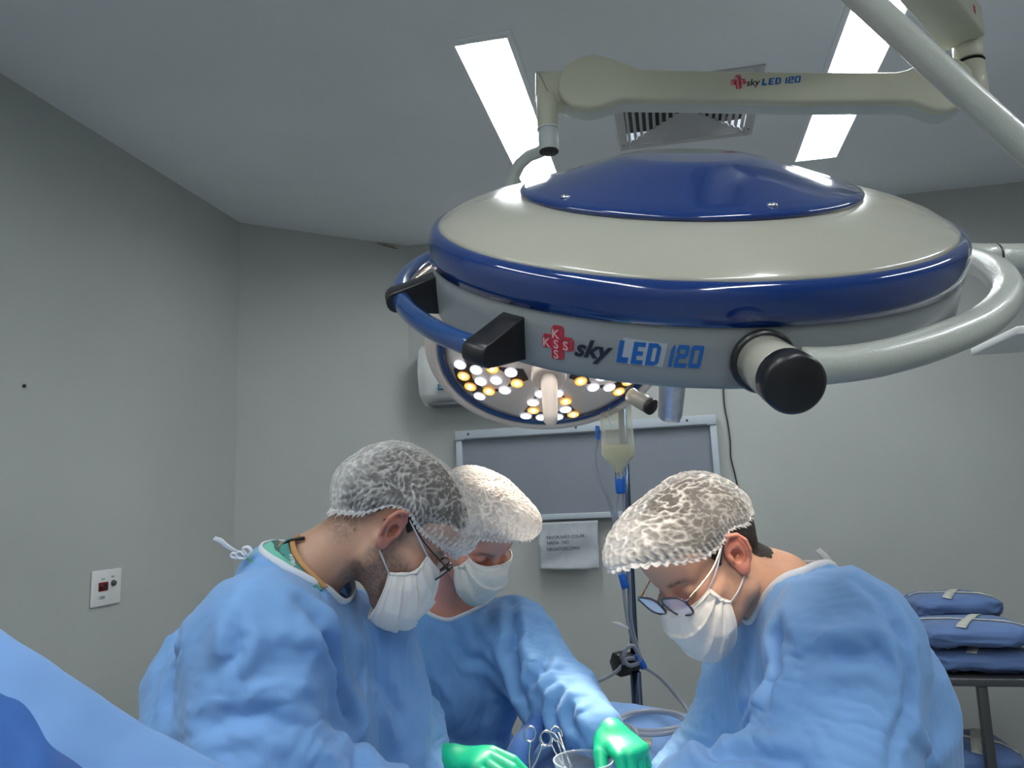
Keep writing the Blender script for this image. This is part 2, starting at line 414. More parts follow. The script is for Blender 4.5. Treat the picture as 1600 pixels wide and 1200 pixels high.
def cloth(V, F, stretch, iters=90, inward=0.012, outward=0.03, attach=0.010, smooth=0.10, seed=1, pin=None, grav=0.0, kick=0.004, freq=9.0):
    """position-based cloth: rest lengths longer than the base shape, so the sheet buckles into folds.
    stretch(mid, dir) -> rest-length factor per edge"""
    F = np.asarray(F); E = np.concatenate([F[:, [0, 1]], F[:, [1, 2]], F[:, [2, 3]], F[:, [3, 0]]]); E.sort(1); E = np.unique(E, axis=0)
    Dg = np.concatenate([F[:, [0, 2]], F[:, [1, 3]]]); ne = len(E); EE = np.concatenate([E, Dg])
    B = V.copy(); nb = vnormals(B, F); d = V[EE[:, 1]]-V[EE[:, 0]]; L = np.linalg.norm(d, axis=1); L0 = L*stretch((V[EE[:, 0]]+V[EE[:, 1]])/2, d/L[:, None])
    wgt = np.where(np.arange(len(EE)) < ne, 1.0, 0.45)
    nV = len(V); deg = np.bincount(EE.ravel(), np.repeat(wgt, 2), nV); dg1 = np.bincount(E.ravel(), minlength=nV)
    X = V+nb*(kick*perlin(V*freq+seed*3.1))[:, None]
    free = np.ones(nV) if pin is None else 1-pin
    def scat(idx, val): return np.stack([np.bincount(idx, val[:, k], nV) for k in range(3)], 1)
    for it in range(iters):
        for _ in range(3):
            d = X[EE[:, 1]]-X[EE[:, 0]]; l = np.linalg.norm(d, axis=1)+1e-9; c = (0.5*wgt*(l-L0)/l)[:, None]*d
            X = X+(scat(EE[:, 0], c)-scat(EE[:, 1], c))/deg[:, None]*1.5*free[:, None]
        nbm = (scat(E[:, 0], X[E[:, 1]])+scat(E[:, 1], X[E[:, 0]]))/dg1[:, None]
        X = X+smooth*(nbm-X)*free[:, None]
        X[:, 2] -= grav
        dlt = X-B; dn = (dlt*nb).sum(1); tn = dlt-dn[:, None]*nb
        dn = np.clip(dn, -inward, outward); X = B+(tn+dn[:, None]*nb)*(1-attach)
        X = B+(X-B)*free[:, None]
    return X
def drop_open(V, F, keep):
    F = np.asarray(F); F = F[keep[F].all(1)]; u = np.unique(F); m = -np.ones(len(V), int); m[u] = np.arange(len(u)); return V[u], m[F], u

# ================================================================== the room
ZC = 3.10; XL = -2.16; YF = 4.15; XR = 3.2; YB = -2.4
CH0 = (XL, 3.53); CH1 = (-1.45, YF)     # the splayed corner
def slab(a, b, z0, z1, t, name):
    a = np.array(a, float); b = np.array(b, float); d = (b-a)/np.linalg.norm(b-a); nrm = np.array([d[1], -d[0]])   # room side
    V = []
    for z in (z0, z1):
        for q in (a, b, b-nrm*t, a-nrm*t): V.append((q[0], q[1], z))
    F = [(0, 1, 5, 4), (1, 2, 6, 5), (2, 3, 7, 6), (3, 0, 4, 7), (3, 2, 1, 0), (4, 5, 6, 7)]
    o = mk(name, V, F, M['wall'], smooth=False); tag(o, kind='structure'); return o
slab((XL, YB), CH0, 0, ZC, 0.12, 'wall_left')
slab(CH0, CH1, 0, ZC, 0.12, 'wall_corner')
slab(CH1, (XR, YF), 0, ZC, 0.12, 'wall_back')
slab((XR, YF), (XR, YB), 0, ZC, 0.12, 'wall_right')
slab((XR, YB), (XL, YB), 0, ZC, 0.12, 'wall_front')
o = mk('floor', *box((XL-.12, YB-.12, -.1), (XR+.12, YF+.12, 0)), M['floor'], smooth=False); tag(o, kind='structure')
# ceiling with real openings for the luminaires and the air diffuser
LW, LL = 0.178, 1.30
lights = [(-0.530, 2.262), (0.731, 2.262), (-0.530, -0.90), (0.731, -0.90), (1.98, 0.6), (-1.6, -0.9), (-0.530, -2.34), (0.731, -2.34)]  # last two panels are unseen fill, added to brighten the people
VX0, VX1, VY0, VY1 = -0.135, 0.415, 2.67, 3.215
holes = [(x-LW/2, x+LW/2, y, y+LL) for x, y in lights]+[(VX0+.03, VX1-.03, VY0+.03, VY1-.03)]
xs = sorted(set([XL-.12, XR+.12]+[h[0] for h in holes]+[h[1] for h in holes])); ys = sorted(set([YB-.12, YF+.12]+[h[2] for h in holes]+[h[3] for h in holes]))
V = []; F = []
for i in range(len(xs)-1):
    for j in range(len(ys)-1):
        cx, cy = (xs[i]+xs[i+1])/2, (ys[j]+ys[j+1])/2
        if any(h[0] < cx < h[1] and h[2] < cy < h[3] for h in holes): continue
        v, f = box((xs[i], ys[j], ZC), (xs[i+1], ys[j+1], ZC+.02)); k = len(V); V += v.tolist(); F += [tuple(a+k for a in q) for q in f]
o = mk('ceiling', V, F, M['ceiling'], smooth=False); tag(o, kind='structure')
o = mk('ceiling_slab', *box((XL-.12, YB-.12, ZC+.16), (XR+.12, YF+.12, ZC+.26)), M['ceiling'], smooth=False); tag(o, kind='structure'); o.name = 'ceiling.001'

# ------------------------------------------------------------------ recessed luminaires
llab = ['bright recessed ceiling light left of the air vent, beside the arm joint',
        'bright recessed ceiling light right of the air vent, crossed by the lettered arm',
        'recessed ceiling light behind the photographer on the left', 'recessed ceiling light behind the photographer on the right',
        'recessed ceiling light out of view on the far right', 'recessed ceiling light behind the photographer by the left wall', 'added unseen fill light in the ceiling farthest behind the photographer on the left', 'added unseen fill light in the ceiling farthest behind the photographer on the right']
for k, (x, y) in enumerate(lights):
    t = thing('ceiling_light', (x, y+LL/2, ZC), llab[k], 'light', group=None)
    w2 = LW/2; z = ZC
    mk('reflector', [(x-w2+.002, y, z+.006), (x-w2+.026, y, z+.020), (x-w2+.026, y+LL, z+.020), (x-w2+.002, y+LL, z+.006)], [(0, 1, 2, 3)], M['white_metal'], t, smooth=False)
    mk('diffuser', *box((x-w2+.024, y+.004, z+.022), (x+w2-.004, y+LL-.004, z+.028)), M['panel'], t, smooth=False)
    fr = [box((x-w2-.018, y-.018, z-.004), (x-w2, y+LL+.018, z+.0)), box((x+w2, y-.018, z-.004), (x+w2+.018, y+LL+.018, z+.0)),
          box((x-w2, y-.018, z-.004), (x+w2, y, z)), box((x-w2, y+LL, z-.004), (x+w2, y+LL+.018, z))]
    mk('frame', *cat(*fr), M['ceiling'], t, smooth=False)
    ho = [box((x-w2-.001, y, z), (x-w2+.003, y+LL, z+.06)), box((x+w2-.003, y, z), (x+w2+.001, y+LL, z+.06)),
          box((x-w2, y-.001, z), (x+w2, y+.003, z+.06)), box((x-w2, y+LL-.003, z), (x+w2, y+LL+.001, z+.06))]
    mk('housing', *cat(*ho), M['white_metal'], t, smooth=False)
    if k < 2: mk('end_clip', *box((x-w2-.002, (y+LL-.012) if k else y, z-.008), (x+w2+.002, (y+LL) if k else y+.012, z-.002), .002), M['white_metal'], t)

# ------------------------------------------------------------------ four-way air diffuser
t = thing('air_vent', ((VX0+VX1)/2, (VY0+VY1)/2, ZC), 'square louvred air vent in the ceiling between the two lights', 'vent')
fr = []
for a in (0, 1): fr.append(box((VX0 if a == 0 else VX1-.034, VY0, ZC-.007), (VX0+.034 if a == 0 else VX1, VY1, ZC), .002))
for a in (0, 1): fr.append(box((VX0+.034, VY0 if a == 0 else VY1-.034, ZC-.007), (VX1-.034, VY0+.034 if a == 0 else VY1, ZC), .002))
mk('frame', *cat(*fr), M['grille'], t)
mk('cavity', *box((VX0+.03, VY0+.03, ZC+.055), (VX1-.03, VY1-.03, ZC+.06)), M['dark'], t, smooth=False)
cx, cy, hw = (VX0+VX1)/2, (VY0+VY1)/2, (VX1-VX0)/2-.036
nl = 9
for side in range(4):                      # pyramid quadrants of slanted blades
    c, s = [(1, 0), (0, 1), (-1, 0), (0, -1)][side]
    for k in range(nl):
        r = hw*(k+1)/nl-.002; rin = r-.0115; e0 = r*0.98; e1 = rin*0.98
        # outer low edge, inner high edge
        A = [(r, -e0, 0.0), (r, e0, 0.0), (rin, e1, .014), (rin, -e1, .014), (r, -e0, .0018), (r, e0, .0018), (rin, e1, .0158), (rin, -e1, .0158)]
        V = [(cx+c*a-s*b, cy+s*a+c*b, ZC-.002+z) for a, b, z in A]
        mk('slat', V, [(0, 3, 2, 1), (4, 5, 6, 7), (0, 1, 5, 4), (2, 3, 7, 6), (1, 2, 6, 5), (3, 0, 4, 7)], M['grille'], t, smooth=False)
for (a, b) in ((VX0+.017, VY1-.05), (VX1-.017, VY1-.06), (VX0+.017, VY0+.06)):
    mk('screw', *xf(lathe([(0, -.0095), (.0035, -.009), (.0035, -.006)], 10), (a, b, ZC)), M['dark'], t)

# ------------------------------------------------------------------ small things on the walls and ceiling edge
# switch plate on the left wall
q = [on_x(142, 893, XL), on_x(187, 887, XL), on_x(185, 942, XL), on_x(141, 950, XL)]
y0, y1 = min(p[1] for p in q), max(p[1] for p in q); z1 = (q[0][2]+q[1][2])/2; z0 = (q[2][2]+q[3][2])/2
t = thing('wall_plate', (XL, (y0+y1)/2, z0), 'white wall plate with a red socket and a small key switch on the left wall', 'switch')
ly, lz = y1-y0, z1-z0
def wl(u0, v0, u1, v1, d0, d1, bev=0):   # rectangle on the left wall; u from near to far, v up
    return box((XL+d0, y0+ly*u0, z0+lz*v0), (XL+d1, y0+ly*u1, z0+lz*v1), bev)
mk('plate', *wl(0, 0, 1, 1, 0, .010, .004), M['white_metal'], t)
mk('red_socket', *wl(.20, .42, .52, .66, .009, .0125, .001), plain('red_socket', (0.16, 0.004, 0.006), 0.4), t)
o = mk('socket_recess', *wl(.24, .45, .48, .62, .0125, .0135), plain('deep_red', (0.05, 0.002, 0.003), 0.5), t)
mk('switch_knob', *xf(lathe([(0, .008), (.010, .008), (.012, 0)], 16), (XL+.010, y0+ly*.70, z0+lz*.60), R=[[0, 0, 1], [0, 1, 0], [-1, 0, 0]]), M['dark_steel'], t)
for uu, vv, sz, s in ((.30, .73, .010, 'INT'), (.62, .76, .010, 'ON'), (.18, .20, .016, 'l 220V')):
    v, f = text_mesh(s, sz); v = np.stack([0*v[:, 0]+XL+.0108, y0+ly*uu+v[:, 0], z0+lz*vv+v[:, 1]], 1); mk('marking', v, f, M['dark_steel'], t, smooth=False)
# a nail hole in the left wall
p = on_x(37, 603, XL); o = mk('wall_nail', *xf(lathe([(0, .006), (.006, .005), (.006, -.002)], 12), p, R=[[0, 0, 1], [0, 1, 0], [-1, 0, 0]]), M['dark'])
tag(o, 'tiny dark nail head alone on the bare left wall', 'nail'); at_base(o)
# torn strip at the top of the corner wall
u = (np.array(CH1)-np.array(CH0)); u /= np.linalg.norm(u); nn = np.array([u[1], -u[0]])
pts = []
for s, z, ww in ((0.80, ZC-.012, .004), (0.845, ZC-.014, .010), (0.90, ZC-.020, .011), (.935, ZC-.028, .003)):
    q = np.array(CH0)+s*(np.array(CH1)-np.array(CH0)); pts.append((q[0]+nn[0]*.006, q[1]+nn[1]*.006, z, ww))
o = mk('tape_scrap', *tube(np.array([p[:3] for p in pts]), [p[3] for p in pts], 6, flat=.5), plain('old_tape', (.24, .22, .14), .7)); tag(o, 'yellowed scrap of tape high in the corner under the ceiling', 'tape'); at_base(o)

# ------------------------------------------------------------------ wall air conditioner
a = on_y(645, 580, YF-.2); b0 = on_y(716, 634, YF)
acx0, acz0, acz1 = a[0]+.02, on_y(690, 634, YF-.1)[2], on_y(660, 540, YF-.2)[2]+.03
t = thing('air_conditioner', (acx0+.4, YF, acz0), 'white rounded air conditioner on the back wall behind the lit lamp', 'air conditioner')
prof = []                                   # side profile: y (out from wall), z
for s in np.linspace(0, 1, 9): prof.append((-.17-.03*math.sin(s*math.pi), acz0+.06+(acz1-acz0-.10)*s))
prof = [(0, acz0), (-.07, acz0), (-.165, acz0+.05)]+prof+[(-.13, acz1-.01), (-.05, acz1), (0, acz1)]
n_ = 9; L_ = 0.86; V = []; rows = []
for k in range(n_+2):
    e = [0, .03, .06, .12][min(k, 3)] if k < 4 else (L_-[0, .03, .06, .12][min(n_+1-k, 3)] if k > n_-3 else .12+(L_-.24)*(k-3)/(n_-5))
    sc = 1-.10*max(0, 1-min(e, L_-e)/.06)
    rows.append([(acx0+e, YF+p[0]*sc, acz0+(acz1-acz0)/2+(p[1]-acz0-(acz1-acz0)/2)*(1-.5*(1-sc))) for p in prof])
v, f = grid(np.array(rows)); f = list(f)+[tuple(range(len(prof))), tuple((len(rows)-1)*len(prof)+j for j in range(len(prof)))[::-1]]
mk('casing', v, f, M['white_metal'], t, auto=40)
mk('air_outlet', *box((acx0+.05, YF-.155, acz0-.004), (acx0+L_-.05, YF-.02, acz0+.012), .003), plain('outlet_grey', (.16, .16, .18), .5), t)
p = on_y(684, 603, YF-.205)
mk('blue_label', *box((p[0], YF-.206, p[2]-.022), (p[0]+.09, YF-.190, p[2]+.010), .001), plain('label_blue', (.01, .16, .30), .4), t)
for k in range(2): mk('label_print', *box((p[0]+.008, YF-.2075, p[2]-.012+.012*k), (p[0]+.05, YF-.2055, p[2]-.008+.012*k)), M['white_print'], t, smooth=False)

# ------------------------------------------------------------------ negatoscope (x-ray light board) on the back wall
A_ = on_y(712, 674, YF-.05); B_ = on_y(1118, 648, YF-.05); C_ = on_y(1133, 800, YF-.05)
roll = math.atan2(B_[2]-A_[2], B_[0]-A_[0]); W_ = np.linalg.norm(B_-A_); H_ = np.linalg.norm(on_y(708, 818, YF-.05)-A_)*1.0
t = thing('light_board', A_, 'wide grey x-ray viewing board with pale frame mounted on the back wall', 'board', rot=Matrix.Rotation(-roll, 3, 'Y'))
fw = .034
mk('screen', *box((fw*.6, .012, -H_+.02), (W_-fw*.6, .04, -.03)), M['board'], t, local=True, smooth=False)
mk('top_rail', *box((0, -.02, -.052), (W_, .05, 0), .003), M['board_frame'], t, local=True)
mk('bottom_rail', *box((0, -.015, -H_), (W_, .05, -H_+.03), .003), M['board_frame'], t, local=True)
for x in (0, W_-fw): mk('side_rail', *box((x, -.012, -H_+.03), (x+fw, .05, -.052), .003), M['board_frame'], t, local=True)
mk('center_groove', *box((.05, -.022, -.050), (W_-.05, -.018, -.046)), M['dark_steel'], t, local=True, smooth=False)
for s in (.055, .48, .86, .895): mk('screw', *xf(lathe([(0, .004), (.0065, .003), (.0065, -.002)], 12), (W_*s, -.02, -.022), R=[[1, 0, 0], [0, 0, -1], [0, 1, 0]]), M['dark_steel'], t, local=True)
mk('maker_plate', *box((W_*.845, -.0215, -.028), (W_*.87, -.0195, -.010)), M['blue_print'], t, local=True, smooth=False)
# small nails
p = on_y(843, 813, YF-.07)
o = mk('paper_note', *grid(np.array([[on_y(841+(934-841)*a+ (3 if b > .5 else 0)*b, 817+(889-817)*b-a*4*(1-b) + 0*a, YF-.075)+np.array([0, .010*math.sin(9*b+3*a)*b-.012*b+.003*math.sin(14*a+6*b), 0]) for b in np.linspace(0, 1, 22)] for a in np.linspace(0, 1, 22)])), M['paper'])
solid(o, .0006)
note = thing('taped_note', on_y(888, 889, YF-.07), 'crumpled white paper note with printed capitals taped below the light board', 'sign')
o.parent = note; o.data.transform(Matrix.Translation(-note.location)); WM[o.name] = WM[note.name]; o.name = 'sheet'
for s, px, py, px2 in (('FAVOR,NÃO COLAR', 854, 841, 914), ('NADA   NO', 855, 849.5, 889), ('NEGATOSCÓPIO', 855, 859.5, 906)):
    v, f = text_mesh(s, 1.0, bold=.012); wtxt = v[:, 0].max()
    a = on_y(px, py, YF-.092); b = on_y(px2, py-1, YF-.092); ww = np.linalg.norm(b-a); sc = ww/wtxt
    V = np.stack([a[0]+v[:, 0]*sc, np.full(len(v), YF-.090-.006), a[2]-.005+v[:, 1]*sc*1.0+v[:, 0]*sc*.03], 1); mk('lettering', V, f, M['black_print'], note, smooth=False)
# hanging black cable
pts = [on_y(x, y, YF-.012) for x, y in ((1128, 560), (1131, 620), (1133, 640), (1137, 660), (1141, 690), (1142, 715), (1148, 740), (1153, 765), (1157, 800), (1160, 860))]
o = mk('cable', *tube(spline(pts, 60), .0035, 6), M['skirt']); tag(o, 'thin black cable hanging down the back wall right of the light board', 'cable'); at_base(o)

# ================================================================== surgical lamps
def axes_from(n, xhint=(1, 0, 0)):
    n = np.array(n, float); n /= np.linalg.norm(n); x = np.array(xhint, float); x -= n*(x @ n); x /= np.linalg.norm(x); y = np.cross(n, x)
    return np.stack([x, y, n], 1)
def mat3(A): return Matrix([[float(A[i, j]) for j in range(3)] for i in range(3)])
def cap_tube(a, b, r, n=32, bev=.004):
    a = np.asarray(a, float); b = np.asarray(b, float); d = b-a; L = np.linalg.norm(d); A = axes_from(d, (1, .1, .3))
    return xf(lathe([(0, 0), (r-bev, 0), (r, bev), (r, L-bev), (r-bev, L), (0, L)], n), a, R=A)

# ---- big lamp ------------------------------------------------------
LC = np.array([0.0371, 1.0834, 1.9894]); LN = np.array([0.117, -0.505, 0.855]); LN /= np.linalg.norm(LN)
LA = axes_from(LN)
lamp = thing('surgical_lamp', LC, 'big round foreground surgical lamp with cream top and gloss blue rim', 'lamp', rot=mat3(LA))
def L2W(p): return LC+LA @ np.asarray(p, float)
def W2L(p): return LA.T @ (np.asarray(p, float)-LC)
mk('top_shell', *lathe([(.222, .040), (.236, .0395), (.262, .036), (.295, .028), (.325, .017), (.345, .006), (.3535, -.001)], 160), M['cream'], lamp, local=True)
mk('blue_rim', *lathe([(.3515, .002), (.3555, .001), (.3595, -.002), (.3630, -.008), (.3645, -.018), (.3645, -.030), (.3637, -.0426), (.359, -.0436)], 160), M['blue'], lamp, local=True)
mk('lower_body', *lathe([(.359, -.041), (.3615, -.045), (.3615, -.07), (.3605, -.095), (.3600, -.108), (.3580, -.1127), (.352, -.1145), (.346, -.112)], 160), M['cream_side'], lamp, local=True)
mk('light_face', *lathe([(.348, -.113), (.335, -.108), (.20, -.104), (.08, -.102), (0, -.102)], 96), M['cream_side'], lamp, local=True)
mk('top_cover', *lathe([(.229, .0385), (.2325, .0405), (.2330, .0440), (.2305, .0470), (.223, .0500), (.200, .0560), (.16, .0680), (.125, .0780), (.100, .0850), (.086, .0880), (.080, .0885), (0, .0890)], 160), M['blue'], lamp, local=True)
for ang in (-137, -65): mk('cover_screw', *xf(lathe([(0, .004), (.006, .003), (.007, 0)], 14), (.212*math.cos(math.radians(ang)), .212*math.sin(math.radians(ang)), .0515)), M['steel'], lamp, local=True)
hn = mk('lamp_handle', *lathe([(.026, -.105), (.0245, -.16), (.0215, -.25), (.0195, -.306), (.0185, -.3125), (.016, -.3155), (.0135, -.3162), (0, -.3162)], 40), M['alu'], lamp, local=True)
mk('handle_collar', *lathe([(.045, -.100), (.045, -.126), (.040, -.130), (.024, -.130)], 40), M['cream_side'], lamp, local=True)
# LED modules on the face of the unlit big lamp
def led_layout(parent, R0, zf, lit, zcurve):
    """five trapezoid modules of LEDs; local -z is where the light goes"""
    base = None
    for m in range(5):
        a0 = math.radians(-90+8+36+72*m); poly = []
        for rr, da in ((.22, .30), (.22, -.30), (.78, -.33), (.86, -.17), (.88, 0), (.86, .17), (.78, .33)):
            poly.append((R0*rr*math.cos(a0+da), R0*rr*math.sin(a0+da)))
        top = [(x, y, zcurve(math.hypot(x, y))-.0050) for x, y in poly]; bot = [(x, y, z+.012) for x, y, z in top]; k = len(top)
        mod = mk('led_module', top+bot, [tuple(range(k))]+[(i, (i+1) % k, k+(i+1) % k, k+i) for i in range(k)], M['module'], parent, local=True, smooth=False)
        n_row = [(.33, 2), (.49, 3), (.64, 3), (.78, 4)]; q = 0
        for rr, cnt in n_row:
            for j in range(cnt):
                da = (j-(cnt-1)/2)*(.165/rr*.92); x, y = R0*rr*math.cos(a0+da), R0*rr*math.sin(a0+da); z = zcurve(math.hypot(x, y))-.0065
                warm = (q*2+m) % 5 in (1, 3); q += 1
                nrm = np.array([2*.07*x/R0**2*.6, 2*.07*y/R0**2*.6, -1.0]); nrm[2] = -1; A = axes_from(nrm)
                bz = mk('led', *xf(lathe([(.0175, 0), (.0175, .003), (.0165, .0045), (.0145, .0035), (.012, .0015), (.007, .0008), (0, .0006)], 20), (x, y, z), R=A), M[('reflector_warm' if warm else 'reflector')+('_lit' if lit else '')], mod, local=True)
                mk('lens', *xf(lathe([(.0055, .0008), (.005, .006), (.003, .009), (0, .010)], 12), (x, y, z), R=A), (M['led_warm'] if warm else M['led_cool']) if lit else M['lens'], mod, local=True) if lit else None
M['module'] = plain('led_module_dark', (.035, .028, .03), .3)
M['reflector'] = plain('cool_reflector', (.75, .77, .85), .16, metal=.9); M['reflector_warm'] = plain('warm_reflector', (.80, .48, .16), .16, metal=.9)
M['reflector_lit'] = emis('lit_cool_optic', (.62, .64, .72), .55); M['reflector_warm_lit'] = emis('lit_warm_optic', (.72, .40, .12), .55)
M['led_cool'] = emis('led_cool', (.95, .97, 1.0), 20.0); M['led_warm'] = emis('led_warm', (1.0, .72, .32), 16.0)
led_layout(lamp, .33, -.17, True, lambda r: -.1035-.0035*r/.33)

# rail handle with two black brackets on the left
def rail_pt(px, py, d): return P(px, py, d)
br = []
def bracket(c_px, tip, dirv, name='rail_bracket'):
    pass
def poly_block(corners_px, d0, d1, bev=.006):
    """block whose camera-side face has these corners, all at real depths d0..d1"""
    a = np.array([P(x, y, d) for x, y, d in corners_px]); k = len(a)
    dv = np.asarray(d1); b = a+dv
    bm = bmesh.new(); va = [bm.verts.new(v) for v in a]; vb = [bm.verts.new(v) for v in b]; bm.faces.new(va); bm.faces.new(vb[::-1])
    for i in range(k): bm.faces.new((va[i], vb[i], vb[(i+1) % k], va[(i+1) % k]))
    bmesh.ops.recalc_face_normals(bm, faces=bm.faces[:])
    if bev: bmesh.ops.bevel(bm, geom=bm.edges[:]+bm.verts[:], offset=bev, segments=3, affect='EDGES', profile=.5)
    return bm_out(bm)
# plan polar positions of the brackets around the lamp
def ang_of(px, py, r, t):
    best = None
    for a in np.linspace(-math.pi, math.pi, 1441):
        p = L2W((r*math.cos(a), r*math.sin(a), t)); x, y = proj(p); d = (x-px)**2+(y-py)**2; dep = ((p-CAM) @ RC)[2]
        if dep < 1.1 and (best is None or d < best[0]): best = (d, a)
    return best[1]
def radial_bracket(a, r0, r1, t0, t1, th, nm='rail_bracket'):
    """black wedge standing off the body: full height at the shell, narrower rounded nose outside"""
    nh = (t0-t1)*.27; rc = r1-nh; tm = (t0+t1)/2-.006; prof = [(r0, t1), (r0, t0)]
    for s in np.linspace(90, -90, 9): prof.append((rc+nh*math.cos(math.radians(s)), tm+nh*math.sin(math.radians(s))))
    bm = bmesh.new(); ca, sa = math.cos(a), math.sin(a); vs = []
    for s in (-1, 1): vs.append([bm.verts.new((r*ca-s*th/2*sa, r*sa+s*th/2*ca, z)) for r, z in prof])
    bm.faces.new(vs[0]); bm.faces.new(vs[1][::-1]); k = len(prof)
    for i in range(k): bm.faces.new((vs[0][i], vs[1][i], vs[1][(i+1) % k], vs[0][(i+1) % k]))
    bmesh.ops.recalc_face_normals(bm, faces=bm.faces[:])
    bmesh.ops.bevel(bm, geom=[e for e in bm.edges if (e.verts[0] in vs[0]) == (e.verts[1] in vs[0])], offset=.002, segments=2, affect='EDGES', profile=.5)
    return mk(nm, *bm_out(bm), M['black'], lamp, local=True, auto=50)
a1 = ang_of(803, 527, .361, -.085); a2 = ang_of(677, 452, .361, -.075)
print('bracket angles', math.degrees(a1), math.degrees(a2))
for a in (a1, a2):
    bk = radial_bracket(a, .352, .430, -.052, -.108, .034)
    rc_ = .395
    mk('bracket_screw', *xf(lathe([(0, .0025), (.006, .002), (.006, -.002)], 14), (rc_*math.cos(a)+.018*math.sin(a), rc_*math.sin(a)-.018*math.cos(a), -.086), R=axes_from((math.sin(a), -math.cos(a), 0), (0, 0, 1))), M['dark_steel'], bk, local=True)
# rail: circular arc beyond both brackets
aa = np.linspace(a1+.02, a2-.75, 60); rail_r = .406+.002*np.sin(np.linspace(0, math.pi, 60))
rail = np.stack([rail_r*np.cos(aa), rail_r*np.sin(aa), np.full(60, -.086)], 1)
mk('grab_rail', *tube(rail, .0135, 20), M['rail'], lamp, local=True)

# logo and lettering, wrapped on the lower body
def body_r(t): return float(np.interp(-t, [.045, .07, .095, .108], [.3615, .3615, .3605, .360]))
def wrap_print(vf, a0, t0, sx, mat, nm, off=.0006, shear=0, parent=lamp, slant=0.0):
    V, F = vf; V = np.asarray(V, float)
    aa = a0+V[:, 0]*sx/.361; tt = t0+V[:, 1]*sx+slant*V[:, 0]*sx; rr = np.array([body_r(x) for x in tt])+off+V[:, 2]*sx
    return mk(nm, np.stack([rr*np.cos(aa), rr*np.sin(aa), tt], 1), F, mat, parent, local=True, smooth=False)
def subdiv(vf, maxlen):
    bm = bmesh.new(); vs = [bm.verts.new(v) for v in vf[0]]
    for f in vf[1]:
        try: bm.faces.new([vs[i] for i in f])
        except ValueError: pass
    for _ in range(6):
        e = [e for e in bm.edges if e.calc_length() > maxlen]
        if not e: break
        bmesh.ops.subdivide_edges(bm, edges=e, cuts=1); bmesh.ops.triangulate(bm, faces=bm.faces[:])
    return bm_out(bm)
def find_at(px, py):
    best = None
    for t in np.linspace(-.046, -.112, 60):
        a = ang_of_fast(px, py, body_r(t), t)
        if best is None or a[0] < best[0]: best = (a[0], a[1], t)
    return best[1], best[2]
_A = np.linspace(-math.pi*.95, -.05, 900)
def ang_of_fast(px, py, r, t):
    pts = LC+np.stack([r*np.cos(_A), r*np.sin(_A), np.full(len(_A), t)], 1) @ LA.T; x, y = proj(pts); d = (x-px)**2+(y-py)**2; i = int(np.argmin(d)); return d[i], _A[i]
# glyphs drawn as polygons; unit = letter height
def polyf(pts): return np.array([(x, y, 0) for x, y in pts], float), [tuple(range(len(pts)))]
def logo_cross(a0, t0, sz, wrap, par):
    """red five-square cross with a slanted 3-D edge; letters K K S S S"""
    u = sz/3
    def R_(x0, y0, x1, y1): return subdiv(polyf([(x0, y0), (x1, y0), (x1, y1), (x0, y1)]), .012/u if False else 5)
    cr = wrap(subdiv(cat(polyf([(-.5, -1.5), (.5, -1.5), (.5, 1.5), (-.5, 1.5)]), polyf([(-1.5, -.5), (-.5, -.5), (-.5, .5), (-1.5, .5)]), polyf([(.5, -.5), (1.5, -.5), (1.5, .5), (.5, .5)])), .5), a0, t0, u, M['red_print'], 'red_cross', .0006)
    g = .07
    for (x0, y0, x1, y1) in ((-.5, 1.5, .5, 1.5), (-1.5, .5, -.5, .5), (.5, .5, 1.5, .5)):   # top bevels
        wrap(subdiv(polyf([(x0+g, y0+g), (x1, y1+g), (x1+.28, y1+.34), (x0+.25, y0+.34)]), .5), a0, t0, u, M['red_print'], 'cross_edge', .0006)
    for (x0, y0, x1, y1) in ((.5, .58, .5, 1.5), (1.5, -.5, 1.5, .5), (.5, -1.5, .5, -.5)):
        wrap(subdiv(polyf([(x0+g, y0), (x0+.34, y0+.2), (x0+.34, y1+.25), (x0+g, y1)]), .5), a0, t0, u, M['red_print'], 'cross_edge', .0006)
    for ch, x, y in (('K', 0, 1), ('K', -1, 0), ('S', 0, 0), ('S', 1, 0), ('S', 0, -1)):
        v, f = text_mesh(ch, 1.2, bold=.03); v = v-[(v[:, 0].max()+v[:, 0].min())/2, (v[:, 1].max()+v[:, 1].min())/2, 0]; v = v+[x, y, 0]
        wrap((v, f), a0, t0, u, M['pink_print'], 'cross_letter', .0011)
def word(s, wrap, a_px, b_px, hscale, mat, nm, shear, bold, finder):
    v, f = text_mesh(s, 1.0, shear=shear, bold=bold)
    v = v-[v[:, 0].min(), 0, 0]; return v, f
aL, tL = find_at(869, 537); logo_cross(aL, tL, .036, wrap_print, lamp)
def lay_word(s, p0, p1, cap_h, mat, nm, shear, bold, yscale=1.0):
    a0, t0 = find_at(*p0); a1_, t1_ = find_at(*p1); v, f = text_mesh(s, 1.0, shear=shear, bold=bold)
    v = v-[v[:, 0].min(), 0, 0]; wd = v[:, 0].max(); arc = (a1_-a0)*.361; sx = arc/wd; v[:, 1] *= cap_h/sx/.72*1.0
    return wrap_print(subdiv((v, f), .35), a0, t0, sx, mat, nm, .0008, slant=(t1_-t0)/arc)
lay_word('sky', (897, 554), (958, 562), .020, M['black_print'], 'lettering_sky', .35, .035)
